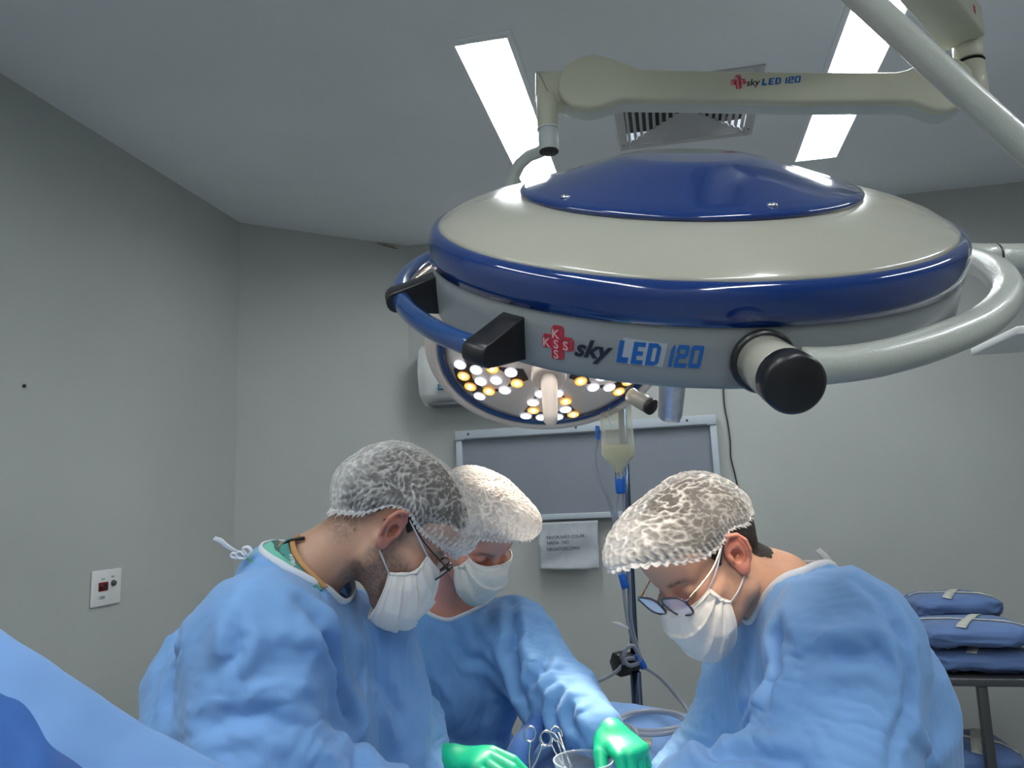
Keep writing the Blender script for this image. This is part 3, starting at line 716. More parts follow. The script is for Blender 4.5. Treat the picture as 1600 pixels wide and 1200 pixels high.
# squared blue letters LED 120, built from strokes
def stroke_glyph(ch):
    b = .33
    R4 = lambda x0, y0, x1, y1: [(x0, y0), (x1, y0), (x1, y1), (x0, y1)]
    c = .12
    G = {'L': [R4(0, 0, b, 1), R4(b, 0, .78, b*.8)], 'E': [R4(0, 0, b, 1), R4(b, 0, .8, .2), R4(b, .4, .72, .6), R4(b, .8, .8, 1)],
         'D': [R4(0, 0, b, 1), R4(b, 0, .62, .2), R4(b, .8, .62, 1), [(.60, 0), (.86, .16), (.86, .84), (.60, 1)]],
         '1': [[(.12, 0), (.38, 0), (.38, .92), (.30, 1), (.12, .78)]], '2': [[(0, .62), (.24, .62), (.24, .78), (0, .88)], R4(.06, .80, .74, 1), [(.58, .42), (.86, .55), (.86, .9), (.74, 1), (.58, .9)], R4(.1, .40, .72, .60), [(0, .06), (.26, .06), (.26, .45), (.1, .55), (0, .45)], R4(0, 0, .86, .20)],
         '0': [[(0, .1), (.1, 0), (.27, 0), (.27, 1), (.1, 1), (0, .9)], [(.6, 0), (.77, 0), (.87, .1), (.87, .9), (.77, 1), (.6, 1)], R4(.2, 0, .68, .2), R4(.2, .8, .68, 1)]}
    return G[ch]
def squared_word(s, shear=.22):
    P_, x = [], 0
    for ch in s:
        if ch == ' ': x += .42; continue
        for pl in stroke_glyph(ch): P_.append(polyf([(x+a+b*shear, b) for a, b in pl]))
        x += {'1': .52}.get(ch, .98)
    v, f = cat(*P_); return v, f
def lay_squared(s, p0, p1, h, mat, nm):
    a0, t0 = find_at(*p0); a1_, t1_ = find_at(*p1); v, f = squared_word(s); wd = v[:, 0].max(); arc = (a1_-a0)*.361; sx = arc/wd; v[:, 1] *= h/sx
    return wrap_print(subdiv((v, f), .3), a0, t0, sx, mat, nm, .0008, slant=(t1_-t0)/arc)
# pale residue of the peeled sticker behind LED
a0, t0 = find_at(965, 566); a1_, t1_ = find_at(1036, 572); arc = (a1_-a0)*.361
wrap_print(subdiv(polyf([(0, -.001), (arc, -.001), (arc+.004, .026), (.006, .029)]), .01), a0, t0, 1.0, plain('sticker_residue', (.36, .39, .43), .5), 'sticker_residue', .0004, slant=(t1_-t0)/arc)
lay_squared('LED', (963, 566), (1032, 572), .0255, M['blue_print'], 'lettering_led')
lay_squared('120', (1040, 572), (1098, 576), .0255, M['blue_print'], 'lettering_number')

# ---- yoke of the big lamp: tube from the front pivot round the right to the back
yoke = lamp
pk0 = P(1196, 560, .86); pk1 = P(1232, 598, .72)
# pivot barrel
base_a, base_t = ang_of(1188, 552, .361, -.085), -.080
pb = L2W((.352*math.cos(base_a), .352*math.sin(base_a), base_t)); dirp = P(1243, 601, .700)-pb; Lb = np.linalg.norm(dirp); dirp /= Lb
mk('pivot_collar', *cap_tube(pb+dirp*.012, pb+dirp*.024, .0335, 48, .003), M['black'], lamp)
mk('pivot_barrel', *cap_tube(pb+dirp*.02, pb+dirp*(Lb-.026), .0285, 48, .002), M['cream'], lamp)
mk('pivot_cap', *cap_tube(pb+dirp*(Lb-.028), pb+dirp*(Lb+.002), .0292, 48, .004), M['black'], lamp)
yp = [P(1250, 572, .80), P(1300, 570, .81), P(1380, 558, .83), P(1470, 532, .87), P(1540, 500, .93), P(1573, 462, 1.0), P(1560, 428, 1.08), P(1520, 408, 1.20), P(1450, 396, 1.40), P(1380, 400, 1.45)]
mk('yoke_tube', *tube(spline(yp, 90), .0205, 28), M['tube'], lamp)
mk('yoke_sleeve', *cap_tube(P(1500, 403, 1.26), P(1552, 404, 1.26), .0245, 36, .001), M['tube'], lamp)
mk('seam_ring', *cap_tube(P(1552, 404, 1.26), P(1555, 404, 1.26), .0247, 36, .0005), M['black'], lamp)
mk('yoke_shaft', *cap_tube(P(1555, 404, 1.26), P(1720, 404, 1.26), .0245, 36, .001), M['tube'], lamp)

# ---- second lamp (lit) --------------------------------------------
def planar_block(pix, p0, nrm, thick, bev=.004, seg=2):
    """solid whose face lies in a real vertical plane through p0, with real thickness behind it"""
    nrm = np.array(nrm, float); nrm /= np.linalg.norm(nrm); pts = []
    for x, y in pix:
        r = RC @ np.array([(x-800)/FPX, (y-600)/FPX, 1.0]); pts.append(CAM+r*((np.asarray(p0)-CAM) @ nrm)/(r @ nrm))
    bm = bmesh.new(); va = [bm.verts.new(v) for v in pts]; vb = [bm.verts.new(v+nrm*thick) for v in pts]; k = len(pts)
    bm.faces.new(va); bm.faces.new(vb[::-1])
    for i in range(k): bm.faces.new((va[i], vb[i], vb[(i+1) % k], va[(i+1) % k]))
    bmesh.ops.recalc_face_normals(bm, faces=bm.faces[:])
    if bev:
        ed = [e for e in bm.edges if (e.verts[0] in va) == (e.verts[1] in va)]
        bmesh.ops.bevel(bm, geom=ed, offset=bev, segments=seg, affect='EDGES', profile=.5)
    return bm_out(bm)
LB = P(856, 549, 2.05); vd = RC @ np.array([(856-800)/FPX, (539-600)/FPX, 1.0]); hd = np.array([vd[0], vd[1], 0]); hd /= np.linalg.norm(hd)
LBN = -(math.cos(math.radians(56))*-1*-hd)*1.0 + np.array([0, 0, -math.sin(math.radians(56))])   # light direction: down and towards us
LBN = np.array([-hd[0]*math.cos(math.radians(56)), -hd[1]*math.cos(math.radians(56)), -math.sin(math.radians(56))])
BA = axes_from(-LBN)                      # local +z = back of the lamp
lamp2 = thing('surgical_lamp', LB, 'lit surgical lamp with clusters of white and amber LEDs, behind the big lamp', 'lamp', rot=mat3(BA))
RB = .33
def zc2(r): return -.012-.052*(1-min(1, r/.27)**2)
mk('outer_ring', *lathe([(.2935, -.006), (.297, -.012), (.310, -.0125), (.322, -.006), (.329, .008), (.330, .025), (.325, .045), (.310, .060)], 128), M['warm_bounce'] if 'warm_bounce' in M else M.setdefault('warm_bounce', plain('white_enamel_warm_bounce', (.80, .70, .62), .35, coat=.2)), lamp2, local=True)  # warm bounce from the LEDs is put into this enamel's base colour
mk('blue_ring', *lathe([(.2935, -.0055), (.291, -.014), (.283, -.016), (.276, -.014), (.273, -.008)], 128), M['rail'], lamp2, local=True)
mk('light_face', *lathe([(.274, -.010), (.25, zc2(.25)), (.2, zc2(.2)), (.15, zc2(.15)), (.1, zc2(.1)), (.06, zc2(.06)), (0, zc2(0))], 128), M['warm_bounce'], lamp2, local=True)
mk('back_shell', *lathe([(.325, .045), (.315, .062), (.26, .105), (.19, .125), (.10, .14), (0, .145)], 96), M['cream'], lamp2, local=True)
led_layout(lamp2, .30, -.17, True, zc2)
mk('handle_flange', *lathe([(.046, -.055), (.046, -.094), (.043, -.100), (.036, -.102), (.033, -.098), (.024, -.098)], 48), M['warm_bounce'], lamp2, local=True)
mk('lamp_handle', *lathe([(.022, -.088), (.0215, -.13), (.0195, -.19), (.0180, -.226), (.0185, -.228), (.0182, -.238), (.0145, -.245), (.006, -.248), (0, -.248)], 40), M['warm_bounce'], lamp2, local=True)
mk('pivot_barrel', *cap_tube(P(985, 617, 1.97), P(1013, 633, 1.93), .021, 32, .002), M['cream'], lamp2)
mk('pivot_cap', *cap_tube(P(1013, 633, 1.93), P(1020, 637, 1.92), .0215, 32, .002), M['black'], lamp2)
# the beam: one spot per module ring is enough, at the lamp's face
for k in range(5):
    a = math.radians(-90+8+72*k); p = LB+BA @ np.array([.17*math.cos(a), .17*math.sin(a), -.085]); tgt = LB+BA @ np.array([0, 0, -1.05])
    l = bpy.data.lights.new('led_beam', 'SPOT'); l.energy = LEDW; l.color = (1.0, .84, .66); l.spot_size = math.radians(32); l.spot_blend = .7; l.shadow_soft_size = .04
    o = bpy.data.objects.new('led_beam', l); COL.objects.link(o); o.location = p; o.rotation_euler = Vector(tgt-p).to_track_quat('-Z', 'Y').to_euler()

# the big lamp is switched on too; its face looks away from us
for k in range(5):
    a = math.radians(-90+8+72*k); p = L2W((.19*math.cos(a), .19*math.sin(a), -.125)); tgt = L2W((0, 0, -1.05))
    l = bpy.data.lights.new('led_beam', 'SPOT'); l.energy = LEDM; l.color = (1.0, .88, .74); l.spot_size = math.radians(58); l.spot_blend = .8; l.shadow_soft_size = .06
    o = bpy.data.objects.new('led_beam', l); COL.objects.link(o); o.location = p; o.rotation_euler = Vector(tgt-p).to_track_quat('-Z', 'Y').to_euler()
# ---- arm of the lit lamp -------------------------------------------
arm = thing('lamp_arm', P(1500, 130, 2.0), 'cream spring arm with red cross and blue lettering below the ceiling', 'lamp arm')
pA = P(930, 130, 2.10); pB = P(1480, 150, 2.00); dx = pB-pA; dx[2] = 0; dx /= np.linalg.norm(dx); nA = np.array([-dx[1], dx[0], 0.0])
out = [(930+57*math.cos(math.radians(a)), 131+48*math.sin(math.radians(a))) for a in range(-55, -306, -12)]
out = [(965, 92), (930, 83), (905, 88), (884, 101), (873, 120), (871, 140), (878, 155), (893, 165), (920, 167.5), (940, 164), (960, 157), (975, 153.5), (1100, 155), (1250, 158), (1400, 157), (1425, 158), (1445, 165), (1462, 171), (1480, 172.5), (1500, 166), (1517, 150), (1524, 130), (1520, 108), (1508, 95), (1490, 88), (1468, 86), (1450, 90), (1432, 100), (1418, 108), (1400, 111.5), (1250, 111.5), (1100, 109.5), (1000, 107), (985, 101)]
mk('face_cover', *planar_block(out, pA, nA, .035, .009, 3), M['arm'], arm, auto=50)
mk('lower_cover', *planar_block([(x*1.0, y+(7 if y > 130 else 3)) for x, y in out], pA+nA*.036, nA, .060, .010, 3), M['arm_low'], arm, auto=50)
# knuckle block and fork at the left
mk('knuckle', *planar_block([(836, 112), (838, 109), (900, 108), (905, 162), (860, 160), (836, 158)], pA+nA*.02, nA, .07, .012, 3), M['arm'], arm, auto=50)
fx, fd = 853, 2.10
pf0 = P(854, 150, fd); pf1 = np.array([pf0[0], pf0[1], P(852, 206, fd)[2]]); pf2 = np.array([pf0[0], pf0[1], P(852, 243, fd)[2]])
mk('fork_barrel', *cap_tube(pf0, pf1, .0285, 40, .002), M['arm'], arm)
mk('fork_sleeve', *cap_tube(pf1-[0, 0, .001], pf2, .0272, 40, .002), M['arm_low'], arm)
mk('fork_plug', *cap_tube(pf2+[0, 0, .004], pf2-[0, 0, .003], .0262, 40, .001), M['rubber'], arm)
mk('fork_ring', *cap_tube(pf1+[0, 0, .003], pf1-[0, 0, .003], .0300, 40, .001), M['arm_low'], arm)
# curved suspension tube down to the lit lamp
st = [pf2+[0, .03, .03], P(842, 238, 2.16), P(824, 246, 2.2), P(806, 268, 2.24), P(795, 310, 2.26), P(790, 380, 2.25), P(800, 430, 2.22), LB+BA @ np.array([-.12, .10, .13])]
mk('suspension_tube', *tube(spline(st, 60), .017, 20), M['arm_low'], arm)
# lettering on the arm
def arm_print(vf, px, py, sc, mat, nm, h=1.0):
    v = np.asarray(vf[0], float); r = RC @ np.array([(px-800)/FPX, (py-600)/FPX, 1.0]); o = CAM+r*((pA-CAM) @ nA)/(r @ nA)
    return mk(nm, o+v[:, :1]*sc*dx+v[:, 1:2]*sc*h*np.array([0, 0, 1.0])-nA*(.0006+v[:, 2:3]*sc), vf[1], mat, arm, smooth=False)
logo_cross(0, 0, .036, lambda vf, a, t, u, mat, nm, off=.0006, **k: arm_print((np.asarray(vf[0])+[0, 0, .03 if nm == 'cross_letter' else 0], vf[1]), 1152.5, 129.5, u, mat, nm), arm)
v, f = text_mesh('sky', 1.0, shear=.2, bold=.02); arm_print((v, f), 1166, 134.5, .026, M['black_print'], 'lettering_sky')
v, f = squared_word('LED 120'); arm_print((v, f), 1190, 134, .0175, M['blue_print'], 'lettering_name', 1.1)
# hinge column on the right, boom block above it
hp = P(1519, 130, 2.05); zt = lambda y: P(1519, y, 2.05)[2]
col = lambda ya, yb, r, m, nm: mk(nm, *cap_tube((hp[0], hp[1], zt(ya)), (hp[0], hp[1], zt(yb)), r, 40, .003), m, arm)
col(98, 158, .036, M['arm'], 'hinge_barrel'); 
boom = thing('boom_arm', (hp[0], hp[1], 2.9), 'pale boom arm with hinge column in the upper right corner', 'boom')
colb = lambda ya, yb, r, m, nm: mk(nm, *cap_tube((hp[0], hp[1], zt(ya)), (hp[0], hp[1], zt(yb)), r, 40, .003), m, boom)
colb(97, 94, .037, M['black'], 'seam_ring'); colb(93, 62, .036, M['arm'], 'hinge_barrel'); colb(62, 17, .030, M['arm'], 'hinge_column'); colb(17, 13, .029, M['black'], 'column_cap')
q0 = np.array([hp[0], hp[1], zt(45)]); q1 = P(1340, -90, 1.55); d = q1-q0; d[2] = 0; d /= np.linalg.norm(d); A = np.stack([d, np.cross([0, 0, 1.0], d), [0, 0, 1.0]], 1)
v, f = box((.022, -.050, -.040), (.95, .050, .045), .006, 2)
mk('boom_beam', *xf((v, f), q0, R=A), M['arm'], boom)
mk('red_dot', *xf(box((.10, -.0512, -.012), (.112, -.050, .008)), q0, R=A), M['red_print'], boom, smooth=False)
mk('red_dot', *xf(box((.10, .050, -.012), (.112, .0512, .008)), q0, R=A), M['red_print'], boom, smooth=False)
e = q0+d*.93; mk('ceiling_column', *cap_tube(e-[0, 0, .03], (e[0], e[1], ZC), .06, 40, .003), M['arm'], boom)
mk('ceiling_rosette', *cap_tube((e[0], e[1], ZC-.05), (e[0], e[1], ZC), .12, 48, .01), M['arm'], boom)
# diagonal carrier of the big lamp, in front
bt = thing('lamp_arm', P(1600, 240, 1.3), 'thick pale tube arm crossing diagonally in front of the upper right corner', 'lamp arm')
mk('arm_tube', *tube(spline([P(1250, -95, 1.30), P(1370, 18, 1.30), P(1555, 188, 1.30), P(1700, 320, 1.30)], 30), .0235, 32), M['tube'], bt)
mk('elbow_joint', *cap_tube(P(1700, 300, 1.30), P(1700, 430, 1.29), .034, 36, .004), M['tube'], bt)
p_ = P(1250, -95, 1.30); mk('upper_joint', *cap_tube(p_+[0, 0, -.05], (p_[0], p_[1], ZC), .04, 36, .004), M['tube'], bt)
# neighbouring equipment edge seen past the yoke at the far right
o = mk('monitor_shelf', *box(P(1588, 516, 2.2)+[0, 0, -.012], P(1588, 516, 2.2)+[.4, .35, .012], .004), M['white_metal']); tag(o, 'edge of a white equipment shelf at the right frame edge beside the yoke tube', 'shelf'); at_base(o)
mk('bracket', *cap_tube(np.array([0.2, 0.2, 0])+[0, 0, .01], (0.2, .2, ZC-o.location[2]), .02, 16, .002), M['white_metal'], o, local=True)

# ================================================================== people
def head_axes(psi, th, ph):
    """columns: face-forward, left, crown-up of a head, in room axes. psi turns it (0 = to the image right), th nods it, ph tilts it"""
    psi, th, ph = np.radians([psi, th, ph]); f0 = np.array([math.cos(psi), 0, math.sin(psi)]); dn = np.array([0, 1., 0])
    f = math.cos(th)*f0+math.sin(th)*dn; u = -math.cos(th)*dn+math.sin(th)*f0; y = np.cross(u, f)
    u2 = math.cos(ph)*u+math.sin(ph)*y; return RC @ np.stack([f, np.cross(u2, f), u2], 1)
def cranium(p, jaw=1.0):
    f = np.float32
    d = s_ell(p, (-.012, 0, .043), (.096, .074, .080))
    d = smin(d, s_ell(p, (.045, 0, .050), (.046, .058, .050)), .03)             # frontal bone
    d = smin(d, s_ell(p, (-.060, 0, .012), (.046, .055, .045)), .03)            # occiput
    return d
def head_sdf(p, jaw=1.0):
    q = p.copy(); q[:, 1] = np.abs(q[:, 1])
    d = cranium(q)
    d = smin(d, s_ell(q, (.036, 0, -.030), (.056, .058, .075)), .025)           # face mass
    d = smin(d, s_cap(q, (-.004, .056, -.028), (.006, .052, -.062), .015, .014), .02)   # jaw angle
    d = smin(d, s_cap(q, (.006, .052, -.062), (.070, .014, -.100), .014, .014), .022)
    d = smin(d, s_ell(q, (.076, 0, -.100), (.018, .022, .016)), .02)            # chin
    d = smin(d, s_cap(q, (.080, .012, .026), (.066, .044, .026), .011, .009), .016)     # brow
    d = smin(d, s_ell(q, (.060, .045, -.020), (.022, .019, .016)), .02)         # cheekbone
    d = smax(d, -s_ell(q, (.095, .032, .004), (.020, .019, .015)), .012)        # eye socket
    d = smin(d, s_ell(q, (.0735, .031, .003), (.0135, .0145, .0125)), .004)     # closed lid over the eyeball
    d = smin(d, s_cap(q, (.086, 0, .014), (.109, 0, -.026), .0075, .0095), .012)        # nose
    d = smin(d, s_ell(q, (.103, .010, -.030), (.011, .008, .008)), .006)
    d = smin(d, s_cap(q, (.090, 0, -.057), (.083, .018, -.058), .006, .004), .006)      # lips
    d = smin(d, s_cap(q, (.088, 0, -.069), (.081, .016, -.068), .006, .004), .006)
    d = smax(d, -s_cap(q, (.095, 0, -.0630), (.086, .022, -.0625), .0015, .001), .003)
    return d
def ear_sdf(p):
    """right-hand ear is mirrored; in head frame at (-.010, +.073, 0), face to +x"""
    q = (p-np.array([-.010, .073, 0], np.float32)) @ np.array(EAR_R, np.float32)
    # ear frame: x forward, y outward, z up
    base = s_ell(q, (.001, .003, .001), (.0165, .0045, .029))
    helix = s_chain(q, [(.014, .001, .002), (.012, .006, .017), (.002, .0095, .0285), (-.009, .010, .025), (-.0165, .0105, .012), (-.0165, .0095, -.003), (-.012, .007, -.015), (-.004, .005, -.023)], [.0022, .0026, .0030, .0030, .0030, .0028, .0027, .0030])
    anti = s_chain(q, [(-.001, .006, .019), (-.006, .0065, .010), (-.008, .0065, -.002), (-.003, .006, -.012)], [.0022, .0030, .0030, .0030])
    lobe = s_ell(q, (.002, .005, -.0255), (.0085, .0042, .0095))
    trag = s_ell(q, (.0125, .0055, -.004), (.0038, .0035, .0065))
    d = smin(base, s_cap(q, (.006, -.016, .004), (.004, -.007, .002), .015, .009), .006); d = smin(d, helix, .003); d = smin(d, anti, .0025); d = smin(d, lobe, .006)
    d = smax(d, -s_ell(q, (.003, .0075, -.003), (.0082, .0105, .0100)), .002)      # concha
    d = smax(d, -s_ell(q, (-.005, .0090, .017), (.0075, .0060, .0048)), .002)
    d = smin(d, trag, .003)
    return d
_er = axes_from((.0, 0, 1.0)); EAR_R = (Matrix.Rotation(math.radians(-26), 3, 'Z') @ Matrix.Rotation(math.radians(-12), 3, 'Y'))
EAR_R = np.array(EAR_R)
def sph_surface(f, c, axis_dir, line, n_th, n_ph, toff, th_range=None, edge_mod=None):
    """surface around a skull: meridians run from the crown pole down to the edge line z = line(x, y)"""
    A = axes_from(axis_dir, (1, 0, 0)); th = np.linspace(0, 2*np.pi, n_th, endpoint=False)
    def radius(dirs, t):
        lo = np.full(len(dirs), .02); hi = np.full(len(dirs), .22); c32 = np.asarray(c)
        for _ in range(18):
            m = (lo+hi)/2; v = f((c32+dirs*m[:, None]).astype(np.float32)) < t; lo = np.where(v, m, lo); hi = np.where(v, hi, m)
        return (lo+hi)/2
    def dirs(T, Ph): return (np.stack([np.sin(Ph)*np.cos(T), np.sin(Ph)*np.sin(T), np.cos(Ph)], -1)) @ A.T
    nc, ms = 120, 90; tc = np.linspace(0, 2*np.pi, nc, endpoint=False); pc = np.linspace(.35, 2.75, ms)
    T, Ph = np.meshgrid(tc, pc, indexing='ij'); D = dirs(T.ravel(), Ph.ravel()); r = radius(D, .004); X = np.asarray(c)+D*r[:, None]
    below = (X[:, 2] < line(X[:, 0], X[:, 1])).reshape(nc, ms); k = below.argmax(1); pm = pc[k]
    pm = np.array([np.mean([pm[(i+j) % nc] for j in (-2, -1, 0, 1, 2)]) for i in range(nc)])
    pmax = np.interp(th, np.append(tc, 2*np.pi), np.append(pm, pm[0]))
    if edge_mod is not None: pmax = pmax*edge_mod(th)
    s = np.linspace(0.004, 1, n_ph); T, Sg = np.meshgrid(th, s, indexing='ij'); Ph = Sg*pmax[:, None]
    D = dirs(T.ravel(), Ph.ravel()); r0 = radius(D, 0.0).reshape(n_th, n_ph); X = np.asarray(c)+D*r0.reshape(-1)[:, None]
    t = toff(T.ravel(), Sg.ravel(), X, D)
    return (X+D*t[:, None]).reshape(n_th, n_ph, 3), T, Sg, D
def zline(pts):
    pts = sorted(pts); xs_ = [p[0] for p in pts]; zs = [p[1] for p in pts]
    return lambda x, y: np.interp(x, xs_, zs)

SKIN_DARKHAIR = np.array([.10, .075, .06])
def press_creases(X, F, folds):
    """fold lines of the cloth: each runs over the surface; depth < 0 valley with raised lips, > 0 ridge"""
    if not folds: return X
    dep = (X-CAM) @ RC[:, 2]; px, py = proj(X); nn = vnormals(X, F)
    for pts, A_, w_ in folds:
        sp_ = spline([(x, y, 0) for x, y in pts], 26); L_ = []
        for a in sp_:
            m = (px-a[0])**2+(py-a[1])**2 < 14**2
            if m.any(): i = np.where(m)[0]; L_.append(X[i[np.argmin(dep[i])]])
        if len(L_) < 3: continue
        L_ = np.array(L_); L_[1:-1] = (L_[:-2]+L_[1:-1]*2+L_[2:])/4; D = np.full(len(X), 9.0); T = np.zeros(len(X))
        for k in range(len(L_)-1):
            ab = L_[k+1]-L_[k]; t = np.clip(((X-L_[k]) @ ab)/(ab @ ab+1e-12), 0, 1); d = np.linalg.norm(X-L_[k]-t[:, None]*ab, axis=1); c = d < D; D = np.where(c, d, D); T = np.where(c, (k+t)/(len(L_)-1), T)
        fade = np.clip(np.sin(np.pi*np.clip(T, .04, .96)), 0, 1)**.6
        if A_ < 0: pr = -1.35*np.exp(-D/(w_*.50))+.75*np.exp(-((D-w_*1.4)/(w_*.8))**2)
        else: pr = 1.35*np.exp(-D/(w_*.7))
        X = X+nn*(abs(A_)*pr*fade)[:, None]
    return X
def build_person(sp):
    A = head_axes(*sp['pose']); H0 = P(*sp['ear_mid'])
    toL = lambda w: (np.asarray(w, float)-H0) @ A
    toW = lambda l: H0+np.asarray(l, float) @ A.T
    root = thing('person', (sp['foot'][0], sp['foot'][1], 0), sp['label'], 'person')
    # ---------------- body: head, neck and chest as one skin
    nb = toL(sp['neck']); ch = toL(sp['chest']); shn = toL(sp['sh'][0]); shf = toL(sp['sh'][1])
    def full(p):
        d = head_sdf(p)
        nk = s_chain(p, [(-.034, 0, -.008), (-.030, 0, -.045), tuple(nb)], [.058, .054, .056])
        d = smin(d, nk, .022)
        d = smin(d, s_cap(p, tuple(nb), tuple(ch), .060, .115), .03)
        d = smin(d, s_cap(p, tuple(nb*.8+shn*.2), tuple(shn), .025, .05), .025); d = smin(d, s_cap(p, tuple(nb*.8+shf*.2), tuple(shf), .025, .05), .025)
        return d
    lo = np.minimum([-.115, -.09, -.135], np.minimum(nb, (nb+ch)/2)-.11); hi = np.maximum([.13, .09, .14], np.maximum(nb, (nb+ch)/2)+.11)
    V, F = snets(full, lo, hi, .0042)
    parts = [(V, F)]; nskin = len(V)
    ev, ef = snets(ear_sdf, (-.045, .058, -.045), (.025, .102, .045), .0017)
    ec = np.array([-.010, .070, 0]); ev = ec+(ev-ec)*sp.get('ear', 1.14)
    for s in (1, -1): parts.append((ev*[1, s, 1], ef if s > 0 else [q[::-1] for q in ef]))
    V, F = cat(*parts)
    x, y, z = V[:, 0], np.abs(V[:, 1]), V[:, 2]; isear = np.arange(len(V)) >= nskin
    base = np.array(sp['skin'])*1.2; colr = np.tile(base, (len(V), 1))
    nz = perlin(V*18)*.5+.5
    flush = np.clip((x-.03)/.05, 0, 1)*np.clip(1-np.abs(z+.01)/.07, 0, 1)*.22+isear*.75
    colr = colr*(1-flush[:, None]*[-.05, .38, .36])
    lips = np.exp(-((z+.063)/.010)**2)*(x > .078)*(y < .024); colr = colr*(1-lips[:, None]*[.05, .4, .35])
    # stubble: jaw, chin, in front of the ear, down the front of the neck
    bl = sp.get('beard', 0)
    sb = np.clip((-.012-z)/.02, 0, 1)*np.clip((x+.018-.0*z)/.012, 0, 1)*np.clip((.07+.9*(-z-.02)-x)/.03+.3, 0, 1)*np.clip((z+.160)/.05, 0, 1)*(~isear)
    sb = np.maximum(sb, np.clip((.03-z)/.02, 0, 1)*np.exp(-((x-.014)/.011)**2)*(y > .045)*(~isear)*(z > -.06))
    fine = .55+.45*np.clip(perlin(V*420)*1.8+.5, 0, 1)
    colr = colr*(1-(bl*sb*fine)[:, None])+np.array(sp['haircol'])*(bl*sb*fine)[:, None]
    # short nape hair
    nh = np.clip((-x-.035)/.02, 0, 1)*np.clip((z+.095)/.03, 0, 1)*(~isear)*sp.get('fade', .6)*fine
    colr = colr*(1-nh[:, None])+np.array(sp['haircol'])*nh[:, None]
    brow = np.exp(-((z-.0265-.10*(y-.03)*(y < .034)+.25*np.clip(y-.038, 0, 1))/.0042)**2)*np.clip((y-.010)/.006, 0, 1)*np.clip((.054-y)/.01, 0, 1)*(x > .055)*fine*.85
    lash = np.exp(-((z+.0045+.012*((y-.031)/.015)**2*-1+.0)/.0014)**2)*np.clip(1-np.abs(y-.031)/.015, 0, 1)*(x > .07)*.8
    hb = np.clip(brow+lash, 0, 1); colr = colr*(1-hb[:, None])+np.array(sp['haircol'])*hb[:, None]
    sp_mole = sp.get('moles', [])
    for mpt in sp_mole:
        dd = np.linalg.norm(V-np.array(mpt), axis=1); colr = np.where((dd < .0022)[:, None], colr*.35, colr)
    V = V+0
    mk('body', toW(V), F, M['skin'], root, attrs={'col': np.clip(colr, 0, 1)})
    # ---------------- hair
    hl = zline(sp['hairline']); cen = (-.012, 0, .040)
    def ht(T, s, X, D): return .0055*np.clip((1-s)/.08, -.2, 1)-.0006+.0016*ridged(X*[60, 60, 25], 2)
    full_h = lambda p: smin(head_sdf(p), s_chain(p, [(-.034, 0, -.008), (-.030, 0, -.045), tuple(nb)], [.058, .055, .060]), .022)
    G, T, Sg, D = sph_surface(full_h, cen, (-.35, 0, .93), hl, 180, 70, ht, edge_mod=lambda th: 1+.004*np.sin(57*th)+.003*np.sin(91*th+1))
    v, f = grid(G, close_u=True); mk('hair', toW(v), f, M[sp['hairmat']], root)
    # ---------------- bouffant cap
    cl = zline(sp['capline']); pf = sp.get('puff', .016); bulges = sp.get('bulges', [])
    aniso = sp.get('aniso', (1, 1, 1)); cr = {}
    def ct(T, s, X, D):
        t = .0085+pf*np.clip(np.sin(np.pi*np.clip(s, 0, 1)**1.25), 0, 1)**.8
        t = t+.007*np.clip(s*1.2, 0, 1)*(perlin(X*14+sp['seed'])+.3*perlin(X*31))*np.clip((1.02-s)/.12, .15, 1)
        for (dv, wd, am) in bulges:
            dv = np.array(dv, float); dv /= np.linalg.norm(dv); t = t+am*np.exp(-(1-(D @ dv))/wd)
        q = X*np.array(aniso)*sp.get('cf', 62); wv = np.stack([perlin(X*30+3), perlin(X*30+9), perlin(X*30+17)], 1)*.55
        ln = lambda p, k: np.clip(1-np.abs(perlin(p))*k, 0, 1)
        u1, u2, u3 = X @ np.array([.80, 0, .60]), X[:, 1], X @ np.array([-.60, 0, .80]); ca, sa = math.cos(sp.get('streak', .5)), math.sin(sp.get('streak', .5)); w1, w3 = ca*u1+sa*u3, -sa*u1+ca*u3
        wq = wv*sp.get('warp', .35); kf = sp.get('kf', 1.25); fa = ln(np.stack([w1*28, u2*60, w3*95], 1)*kf+wq+sp['seed'], 3.4); fb = ln(np.stack([w1*75, u2*70, w3*34], 1)*kf+wq+11, 4.4); fc = ln(np.stack([w1*110, u2*120, w3*150], 1)+wq*2+5, 3.0)
        fb = fb*sp.get('fbw', 1.0); am_ = np.clip(.55+.9*perlin(X*20+31)+sp.get('am', 0), .1, 1)
        fo = np.clip(np.maximum(fa*am_, fb*(1.05-am_)*.95)*.74+.38*fc+.12*ridged(q, 2), 0, 1)
        edge = np.clip((s-.80)/.2, 0, 1); ge = .5+.5*np.sin(T*75+5*perlin(X*25))
        fo = fo*(1-.75*edge)+.75*edge*(ge*.8+.2*fo)
        bg = np.clip((s-.955)/.045, 0, 1); t = t+.0026*fo*(1-.4*edge)+.0035*edge*(ge-.5)*(1-bg)-.0045*np.exp(-((s-.965)/.018)**2)+.0035*bg*ge
        cr['f'] = fo; cr['e'] = np.exp(-((s-.972)/.02)**2)
        return t
    ruff = lambda th: 1+.011*np.sin(th*75)+.006*np.sin(41*th)
    G, T, Sg, D = sph_surface(head_sdf if not sp.get('capneck') else full_h, cen, sp.get('capaxis', (-.3, 0, .95)), cl, 440, 130, ct, edge_mod=ruff)
    v, f = grid(G, close_u=True); fold = np.clip(cr['f']**1.5*1.0+.0+.16*np.clip(perlin(v*12+sp['seed']), -1, 1), 0, 1); fold = np.maximum(fold, .75*cr['e'])
    fold = np.maximum(fold, .85*np.clip((Sg.ravel()-.97)/.03, 0, 1))
    if 'thick' in sp: fold = np.clip(fold+sp['thick'](v), 0, 1)
